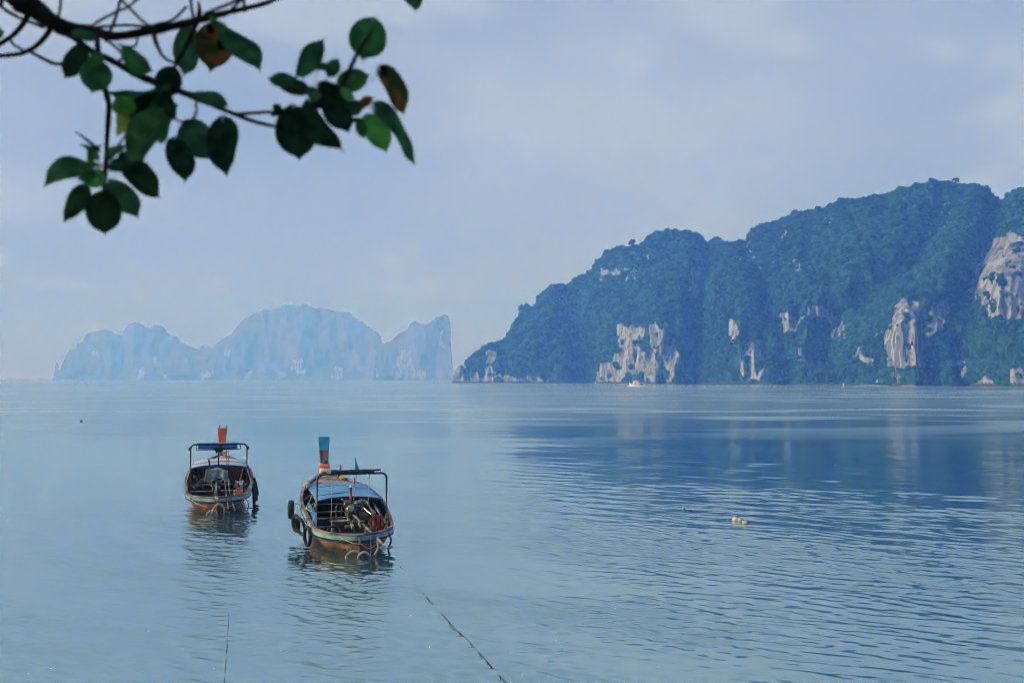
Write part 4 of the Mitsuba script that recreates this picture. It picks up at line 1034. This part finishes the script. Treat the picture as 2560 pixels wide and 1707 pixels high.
put(k + '__top_mark', ball(w0 + [0, 0, 1.4], .28, 2), 'boat_white', smooth=True)
w0 = on_water(2197, 963.8) + [0, 3, .2]
k = thing('shore_sign', 'tiny white board on a post above the small beach', 'sign')
put(k + '__board', box(w0 + [0, 0, 2.6], (1.0, .08, 1.4), None, .02), 'boat_white')
put(k + '__post', tube([w0 + [0, .1, -.5], w0 + [0, .1, 2.0]], .07, 6), 'plank_grey')
for px, py, s, lab in ((1387, 961.5, .9, 'tiny white pole buoy off the left slope of the headland'), (1490, 959.5, 1.5, 'tiny white pole buoy at the left foot of the big cliff')):
    w0 = on_water(px, py)
    k = thing('pole_buoy', lab, 'buoy')
    put(k + '__pole', tube([w0 + [0, 0, -.3], w0 + [0, 0, 1.6 * s]], .09 * s, 8), 'boat_white', smooth=40)
    put(k + '__float', ball(w0 + [0, 0, .1], (.4 * s, .4 * s, .3 * s), 2), 'boat_white', smooth=True)
put('rock_islet', ball(on_water(1131, 957.0) + [0, 8, .2], (2.4, 3, 1.3), 3, .7, 3), 'limestone', smooth=30, label='low dark rock in the water at the tip of the headland', cat='rock')
for px, s, lab in ((1303, 1.2, 'lone round tree standing clear on the left ridge of the headland'), (1316, .9, 'smaller tree just right of the lone ridge tree'), (1579, 1.1, 'flat topped tree on the ridge left of the rounded summit'), (2389, .9, 'tall tree rising from the highest part of the skyline'), (2249, .7, 'small tree on the skyline left of the highest part')):
    p, _ = head_surface(np.array([float(px)]), np.array([1.0]))
    sc = p[0][1] / 850 * s
    p = p[0] - [0, 0, 1.2 + 1.0 * sc]
    k = thing('ridge_tree', lab, 'tree')
    put(k + '__trunk', tube([p, p + [.2 * sc, 0, 2.6 * sc], p + [-.2 * sc, 0, 5.4 * sc]], [.35 * sc, .26 * sc, .16 * sc], 6), 'stem_wood', smooth=True)
    cl = [ball(p + np.array([(rng.random() - .5) * 4.2, (rng.random() - .5) * 3.5, 4.6 + 2.6 * rng.random()]) * sc, sc * (.75 + .7 * rng.random()), 1, .7, i) for i in range(13)]
    cv, cf = join(cl)
    put(k + '__crown', (cv, cf), 'canopy', smooth=True, color=np.tile([0.024, 0.046, 0.018], (len(cv), 1)))

# ------------------------------------------------------------------ the tree on the near shore, one branch of it reaching into view
mat('shore_sand', {'type': 'diffuse', 'reflectance': proc(lambda p, n, uv: mix((0.30, 0.26, 0.20), (0.45, 0.40, 0.32), fbm(p.x * 2, p.y * 2, p.z * 2, 3)))})
gx, gy = np.meshgrid(np.linspace(-30, 30, 61), np.linspace(-14, 9, 47), indexing='ij')
gz = 2.35 - 2.9 * np.clip((gy + 3) / 11, 0, 1) ** 1.1 + .12 * (meshkit.fbm(np.stack([gx / 2, gy / 2, 0 * gx], -1), 3, 4) - .5)
put('shore', (np.stack([gx, gy, gz], -1).reshape(-1, 3), tri(grid_faces(61, 47)[:, ::-1])), 'shore_sand', smooth=True, kind='structure')
hx, hy_ = np.meshgrid(np.linspace(-110, 300, 165), np.linspace(-190, -9, 92), indexing='ij')
up_ = np.clip((-hy_ - 12) / 62, 0, 1)
hz = 2.2 + 46 * up_ ** 1.15 * (.75 + .6 * meshkit.fbm(np.stack([hx / 60, hy_ / 60, 0 * hx], -1), 3, 6)) + np.clip(up_ * 6, 0, 1) * 7 * (meshkit.fbm(np.stack([hx / 7, hy_ / 7, 0 * hx], -1), 3, 8) - .3)
hz = hz * np.clip((hx + 112) / 40, 0, 1) + (1 - np.clip((hx + 112) / 40, 0, 1)) * -1
put('added_shade_hill', (np.stack([hx, hy_, hz], -1).reshape(-1, 3), tri(grid_faces(165, 92)[:, ::-1])), 'undergrowth', smooth=False, kind='structure')  # unseen hill added behind the viewpoint to block low sky light
paint('bark', (0.006, 0.006, 0.006), (0.022, 0.019, 0.018), 30.0, 0.9, 0.1)


def leaf_mat(name, a, b, trans=0.55):
    def fn(p, n, uv):
        v = dr.abs(uv.y)
        vein = smoothstep(0.035, 0.0, v) + 0.5 * smoothstep(0.42, 0.5, dr.abs(2 * ((uv.x * 7 - v * 3.2) - dr.floor(uv.x * 7 - v * 3.2)) - 1) * 0.5) * smoothstep(1.0, 0.2, v)
        return mix(mix(mi.Color3f(a) * 0.8, mi.Color3f(b) * 1.25, smoothstep(0.3, 0.7, fbm(p.x * 26, p.y * 26, p.z * 26, 3))), mi.Color3f(b) * 2.2 + 0.01, 0.5 * vein)
    scene[name] = {'type': 'principledthin', 'base_color': proc(fn), 'roughness': 0.42, 'diff_trans': trans, 'spec_trans': 0.0, 'eta': 1.4}


leaf_mat('leaf_dark', (0.006, 0.022, 0.014), (0.012, 0.036, 0.020), 0.5)
leaf_mat('leaf_mid', (0.016, 0.066, 0.034), (0.030, 0.105, 0.048), 1.0)
leaf_mat('leaf_green', (0.020, 0.100, 0.034), (0.036, 0.140, 0.044), 1.1)
leaf_mat('leaf_bright', (0.050, 0.22, 0.045), (0.075, 0.27, 0.06), 1.3)
leaf_mat('leaf_yellow', (0.16, 0.24, 0.06), (0.22, 0.27, 0.07), 1.0)


def ageing(p, n, uv):
    t = smoothstep(0.40, 0.58, fbm(p.x * 22 + 4, p.y * 22, p.z * 22, 3))
    hole = smoothstep(0.69, 0.73, noise(p.x * 26 + 2.4, p.y * 26, p.z * 26 + 1.3))
    return mix(mix((0.026, 0.042, 0.016), (0.150, 0.062, 0.020), t), (0.004, 0.004, 0.003), hole)


scene['leaf_orange'] = {'type': 'principledthin', 'base_color': proc(ageing), 'roughness': 0.45, 'diff_trans': 0.9, 'spec_trans': 0.0, 'eta': 1.4}
YB = 2.75
k = thing('shore_tree', 'overhanging tree branch with heart shaped leaves, dark against the sky, top left corner', 'tree')


def branch(pname, pts, w, y=YB, n=None, crop=None, rough=.35):
    """A branch along photo points (px, py), w pixels thick at each."""
    pts = [(a * crop[0] + crop[1], b * crop[0] + crop[2]) if crop else (a, b) for a, b in pts]
    w = np.broadcast_to(np.asarray(w, float), (len(pts),))
    ys = np.broadcast_to(np.asarray(y, float), (len(pts),))
    p = np.stack([at(a, b, q) for (a, b), q in zip(pts, ys)])
    put(f'{k}__{pname}', tube(p, 1.45 * w / 2 / F * ys, 9, n=n or 6 * len(pts), rough=rough, seed=len(scene)), 'bark', smooth=True)


A3, A4, A5 = (.22959, 0, 0), (.2551, 90, 200), (.29762, 380, 0)
# trunk and limb outside the frame
put(k + '__trunk', tube([(-3.6, 1.2, 1.2), (-3.5, 1.3, 2.6), (-3.25, 1.5, 4.0), (-3.05, 1.75, 5.0)], [.24, .19, .16, .13], 14, n=24, rough=.3), 'bark', smooth=True)
L0 = at(205 * .2296, 20 * .2296, YB)
put(k + '__limb', tube([(-3.05, 1.75, 5.0), (-2.6, 2.1, 5.35), (-1.9, 2.5, 5.35), tuple(at(-40, -60, YB)), tuple(L0)], [.12, .075, .045, .030, .024], 12, n=40, rough=.25), 'bark', smooth=True)
branch('limb', [(205, 20), (380, 100), (560, 235), (780, 310), (980, 340), (1160, 385), (1330, 390), (1700, 325), (2100, 240), (2350, 172), (2560, 120), (2840, 55), (3100, -40)], [42, 38, 30, 22, 19, 17, 14, 16, 14, 12, 9, 8, 7], crop=A3, n=80)
branch('branch', [(300, 160), (270, 230), (190, 340), (90, 425), (-60, 520)], [12, 11, 9, 8, 8], crop=A3)
branch('branch', [(-40, 20), (40, 95), (120, 150), (250, 215), (370, 260), (480, 300)], [6, 6, 6, 6, 6, 7], crop=A3, y=YB + .05)
branch('branch', [(560, 250), (530, 350), (430, 470), (310, 555), (180, 595), (-50, 615)], [13, 11, 9, 8, 8, 8], crop=A3)
branch('branch', [(620, 330), (800, 410), (1000, 560), (1270, 690), (1520, 830), (1800, 940), (1970, 1000), (2150, 1075), (2360, 1165), (2570, 1250), (2720, 1310), (2950, 1370), (3150, 1400), (3400, 1395)], [13, 11, 11, 11, 13, 13, 12, 11, 9, 8, 7, 6, 5, 4], crop=A3, n=80, y=np.linspace(YB, YB - .12, 14))
branch('branch', [(1060, 340), (1062, 500), (1085, 620), (1120, 860), (1150, 970), (1190, 1150), (1172, 1480), (1160, 1600)], [9, 10, 9, 8, 8, 8, 7, 7], crop=A3, y=YB - .03)
branch('branch', [(668, 90), (710, 250), (702, 450), (692, 640), (682, 850), (662, 1010)], [8, 8, 8, 8, 8, 9], crop=A4, y=YB - .03)
branch('branch', [(2170, 60), (2170, 150), (2110, 330), (2010, 540), (1925, 680), (1880, 770)], [4, 9, 9, 8, 7, 4], crop=A3, y=YB - .05)
branch('branch', [(1670, 300), (1690, 440), (1770, 610), (1860, 672), (1925, 680)], [10, 8, 6, 5, 5], crop=A3, y=YB - .02)
branch('branch', [(2570 - 0, 1245), (2900, 1225), (3150, 1215), (3430, 1130), (3600, 1080)], [7, 6, 5, 5, 4], crop=A3, y=YB - .1)
branch('branch', [(1330, 915), (1420, 850), (1560, 760), (1640, 640), (1700, 500), (1780, 365), (1865, 245)], [6, 9, 9, 8, 8, 7, 3], crop=A5, y=YB - .18)
branch('branch', [(1590, 755), (1700, 690), (1795, 635)], [7, 6, 3], crop=A5, y=YB - .17)
branch('branch', [(1560, 760), (1460, 880), (1340, 910), (1180, 950), (1000, 972)], [8, 8, 6, 5, 5], crop=A5, y=YB - .14)
TW = [([(665, -30), (652, 110), (622, 215)], 5, A3), ([(985, 292), (1100, 220), (1260, 135), (1400, 75), (1520, -30)], 4.5, A3), ([(1315, -20), (1280, 120), (1240, 250), (1195, 345)], 5.5, A3),
      ([(1310, -10), (1400, 80), (1550, 230), (1650, 292)], 5, A3), ([(1040, 300), (1350, 278), (1600, 292), (1720, 265), (1880, 218), (2035, 75)], 5, A3), ([(2075, -20), (2085, 90), (2110, 200)], 5.5, A3),
      ([(440, 120), (560, 70), (660, 30), (780, -30)], 5.5, A5), ([(600, 145), (690, 60), (770, -20)], 5, A5), ([(765, -20), (782, 100)], 6, A5), ([(1500, 420), (1470, 500), (1360, 515), (1290, 480)], 4, A3),
      ([(1270, 690), (1340, 610), (1230, 490), (1130, 430)], 5, A3), ([(110, 430), (150, 490), (215, 525), (260, 560)], 5, A3), ([(330, 565), (470, 640), (600, 698), (710, 690)], 6, A3), ([(10, -20), (20, 30), (0, 80)], 6, A3),
      ([(385, 505), (500, 590), (625, 695)], [2, 5, 7], A4), ([(700, 760), (800, 650), (875, 540)], [5, 4.5, 3], A4), ([(372, 860), (372, 940), (340, 1005), (275, 1030), (205, 1008)], [5, 5, 5, 5, 4], A5), ([(278, 1030), (285, 1085)], 4, A5),
      ([(1100, 760), (1060, 690), (1030, 620)], [4, 4, 2], A5), ([(1190, 665), (1250, 615), (1290, 590)], 4, A5), ([(1340, 780), (1420, 760), (1500, 720)], 5, A5), ([(1690, 1010), (1780, 1005), (1830, 990)], [8, 5, 3], A5), ([(390, 20), (400, 110)], 5, A5)]
for i, (pts, w, cr) in enumerate(TW):
    branch('twig', pts, w, crop=cr, y=YB + (.06 if cr is A3 else -.08) + .02 * math.sin(i * 2.3))

LEAVES = [  # base, tip, apparent width, tone, petiole start
    ((190, 82), (250, 104), 30, 'leaf_mid', None), ((210, 124), (158, 198), 52, 'leaf_dark', (225, 125)), ((246, 160), (230, 234), 78, 'leaf_mid', (246, 140)), ((311, 132), (386, 180), 54, 'leaf_green', (305, 128)),
    ((408, 214), (272, 231), 54, 'leaf_mid', (425, 205)), ((432, 178), (402, 248), 66, 'leaf_dark', (425, 165)), ((306, 246), (313, 294), 56, 'leaf_bright', (306, 225)), ((303, 282), (292, 342), 34, 'leaf_yellow', (308, 268)),
    ((394, 252), (310, 338), 80, 'leaf_dark', (410, 232)), ((404, 345), (444, 260), 46, 'leaf_green', (400, 300)), ((402, 296), (346, 440), 72, 'leaf_mid', (418, 280)), ((438, 358), (462, 460), 66, 'leaf_dark', (452, 320)),
    ((468, 316), (531, 402), 84, 'leaf_mid', (462, 308)), ((558, 310), (567, 440), 80, 'leaf_dark', (562, 274)), ((238, 411), (136, 403), 20, 'leaf_mid', (258, 440)), ((212, 424), (110, 468), 56, 'leaf_mid', (255, 452)),
    ((252, 452), (200, 430), 50, 'leaf_bright', (260, 455)), ((210, 472), (161, 556), 50, 'leaf_dark', (255, 456)), ((256, 490), (263, 588), 86, 'leaf_dark', (260, 458)), ((276, 464), (345, 548), 64, 'leaf_mid', (262, 456)),
    ((312, 434), (402, 496), 62, 'leaf_dark', (268, 452)), ((284, 408), (384, 430), 46, 'leaf_dark', (264, 450)), ((240, 396), (199, 361), 17, 'leaf_green', (258, 420)), ((236, 416), (259, 360), 22, 'leaf_mid', (258, 430)),
    ((268, 391), (315, 364), 24, 'leaf_mid', (262, 420)), ((544, 72), (525, 182), 96, 'leaf_orange', (552, 50)), ((476, 80), (457, 194), 66, 'leaf_mid', (480, 62)), ((568, 82), (652, 184), 64, 'leaf_mid', (556, 52)),
    ((556, 262), (476, 232), 34, 'leaf_mid', (560, 266)), ((730, 200), (667, 196), 36, 'leaf_mid', (738, 208)), ((712, 216), (780, 226), 44, 'leaf_dark', (700, 200)), ((752, 180), (814, 95), 52, 'leaf_mid', (768, 232)),
    ((824, 186), (846, 145), 36, 'leaf_mid', (800, 226)), ((795, 168), (838, 178), 22, 'leaf_mid', (780, 230)), ((930, 58), (905, 152), 96, 'leaf_green', (908, 158)), ((853, 210), (926, 188), 58, 'leaf_green', (842, 230)),
    ((951, 183), (1009, 291), 56, 'leaf_orange', (928, 206)), ((942, 280), (1034, 412), 42, 'leaf_mid', (915, 300)), ((922, 298), (966, 386), 62, 'leaf_bright', (915, 301)), ((894, 302), (912, 349), 28, 'leaf_green', (890, 300)),
    ((780, 266), (861, 380), 62, 'leaf_dark', (776, 270)), ((836, 226), (872, 334), 74, 'leaf_dark', (840, 222)), ((734, 280), (748, 401), 104, 'leaf_dark', (776, 272)), ((896, 266), (938, 243), 24, 'leaf_orange', (880, 280)),
    ((856, 226), (888, 248), 26, 'leaf_bright', (852, 222)), ((1034, -46), (1039, 31), 50, 'leaf_mid', (1030, -80)), ((-18, 70), (4, 96), 30, 'leaf_green', (-24, 60)), ((532, 45), (556, 85), 22, 'leaf_green', (530, 40)),
    ((420, 236), (440, 302), 40, 'leaf_dark', (430, 226)), ((334, 262), (392, 248), 34, 'leaf_mid', (400, 240)), ((800, 216), (852, 252), 42, 'leaf_dark', (800, 214)), ((828, 250), (884, 304), 46, 'leaf_dark', (842, 232)),
    ((770, 226), (804, 264), 34, 'leaf_mid', (776, 232)), ((300, 398), (350, 402), 30, 'leaf_dark', (262, 430)), ((232, 432), (190, 448), 30, 'leaf_green', (254, 448)), ((250, 138), (222, 176), 34, 'leaf_green', (250, 130)),
    ((868, 275), (912, 262), 40, 'leaf_mid', (845, 270)), ((686, 268), (716, 300), 22, 'leaf_dark', (678, 290))]
# the rest of the crown, above and left of the frame, keeps the branch in shade
rng = np.random.default_rng(20)
cc, cn = [], 2600
ctr = np.array([-3.9, 2.2, 6.6]) + rng.standard_normal((cn, 3)) * [.75, .9, .6]
ctr = ctr[ctr[:, 0] < -2.5]
ax = rng.standard_normal((len(ctr), 2, 3))
ax /= np.linalg.norm(ax, axis=2, keepdims=True)
quad = np.stack([ctr - .09 * ax[:, 0], ctr + .05 * ax[:, 1], ctr + .09 * ax[:, 0], ctr - .05 * ax[:, 1]], 1)
put(f'{k}__crown', (quad.reshape(-1, 3), tri(np.arange(4 * len(ctr)).reshape(-1, 4))), 'leaf_mid', kind='stuff')
rng = np.random.default_rng(21)
S, Tq = np.meshgrid(np.linspace(0, 1, 17), np.linspace(-1, 1, 11), indexing='ij')
prof = np.sin(np.pi * np.clip(S, 0, .999) ** .74) ** .72 * (1 - .72 * np.clip((S - .76) / .19, 0, 1) ** 1.5)
prof = prof / prof.max() + .012
for i, (B, T, wpx, tone, pet) in enumerate(LEAVES):
    y = (YB + .04 + .02 * (i % 2)) if i in (25, 26) else YB - .10 + .05 * math.sin(i * 1.7) - (.08 if B[0] > 640 else 0)
    b, t = at(*B, y), at(*T, y)
    L = np.linalg.norm(t - b)
    e1 = (t - b) / L
    view = (b - [0, 0, CAM_H]) / np.linalg.norm(b - [0, 0, CAM_H])
    e3 = -view + e1 * (view @ e1)
    e3 /= np.linalg.norm(e3)
    e2 = np.cross(e3, e1)
    wide = wpx / F * y
    true = max(wide, .72 * L)
    roll = math.acos(min(1, wide / true)) * rng.choice([-1, 1])
    a2, a3 = e2 * math.cos(roll) + e3 * math.sin(roll), e3 * math.cos(roll) - e2 * math.sin(roll)
    fold, curl, ph = .12 + .28 * rng.random(), (.05 + .16 * rng.random()) * rng.choice([-1, 1]), rng.random() * 6
    xx = L * (S - .17 * np.abs(Tq) ** 1.4 * (1 - S) ** 3)
    yy = Tq * prof * true / 2
    zz = -fold * np.abs(Tq) ** 1.2 * prof * true / 2 + curl * L * np.sin(S * math.pi) + .035 * L * np.sin(8 * S + ph + Tq) * Tq ** 2
    v = b + xx[..., None] * e1 + yy[..., None] * a2 + zz[..., None] * a3
    key = f'{k}__leaf' if f'{k}__leaf' not in scene else f'{k}__leaf_{i:03d}'
    scene[key] = mikit.ply((v.reshape(-1, 3), tri(grid_faces(17, 11))), tone, smooth=True, uv=np.stack([S.ravel(), Tq.ravel()], 1))
    if tone in ('leaf_orange', 'leaf_yellow'):
        labels[key] = {'label': 'leaf turning orange brown' if tone == 'leaf_orange' else 'small yellow green leaf'}
    if pet:
        m_ = at((pet[0] + B[0]) / 2 + 2 * math.sin(i), (pet[1] + B[1]) / 2 - 3, y)
        put(f'{k}__petiole', tube([at(*pet, y), m_, b + .03 * L * e1], .0011, 5, n=8), 'petiole' if 'petiole' in scene else 'bark', smooth=True)
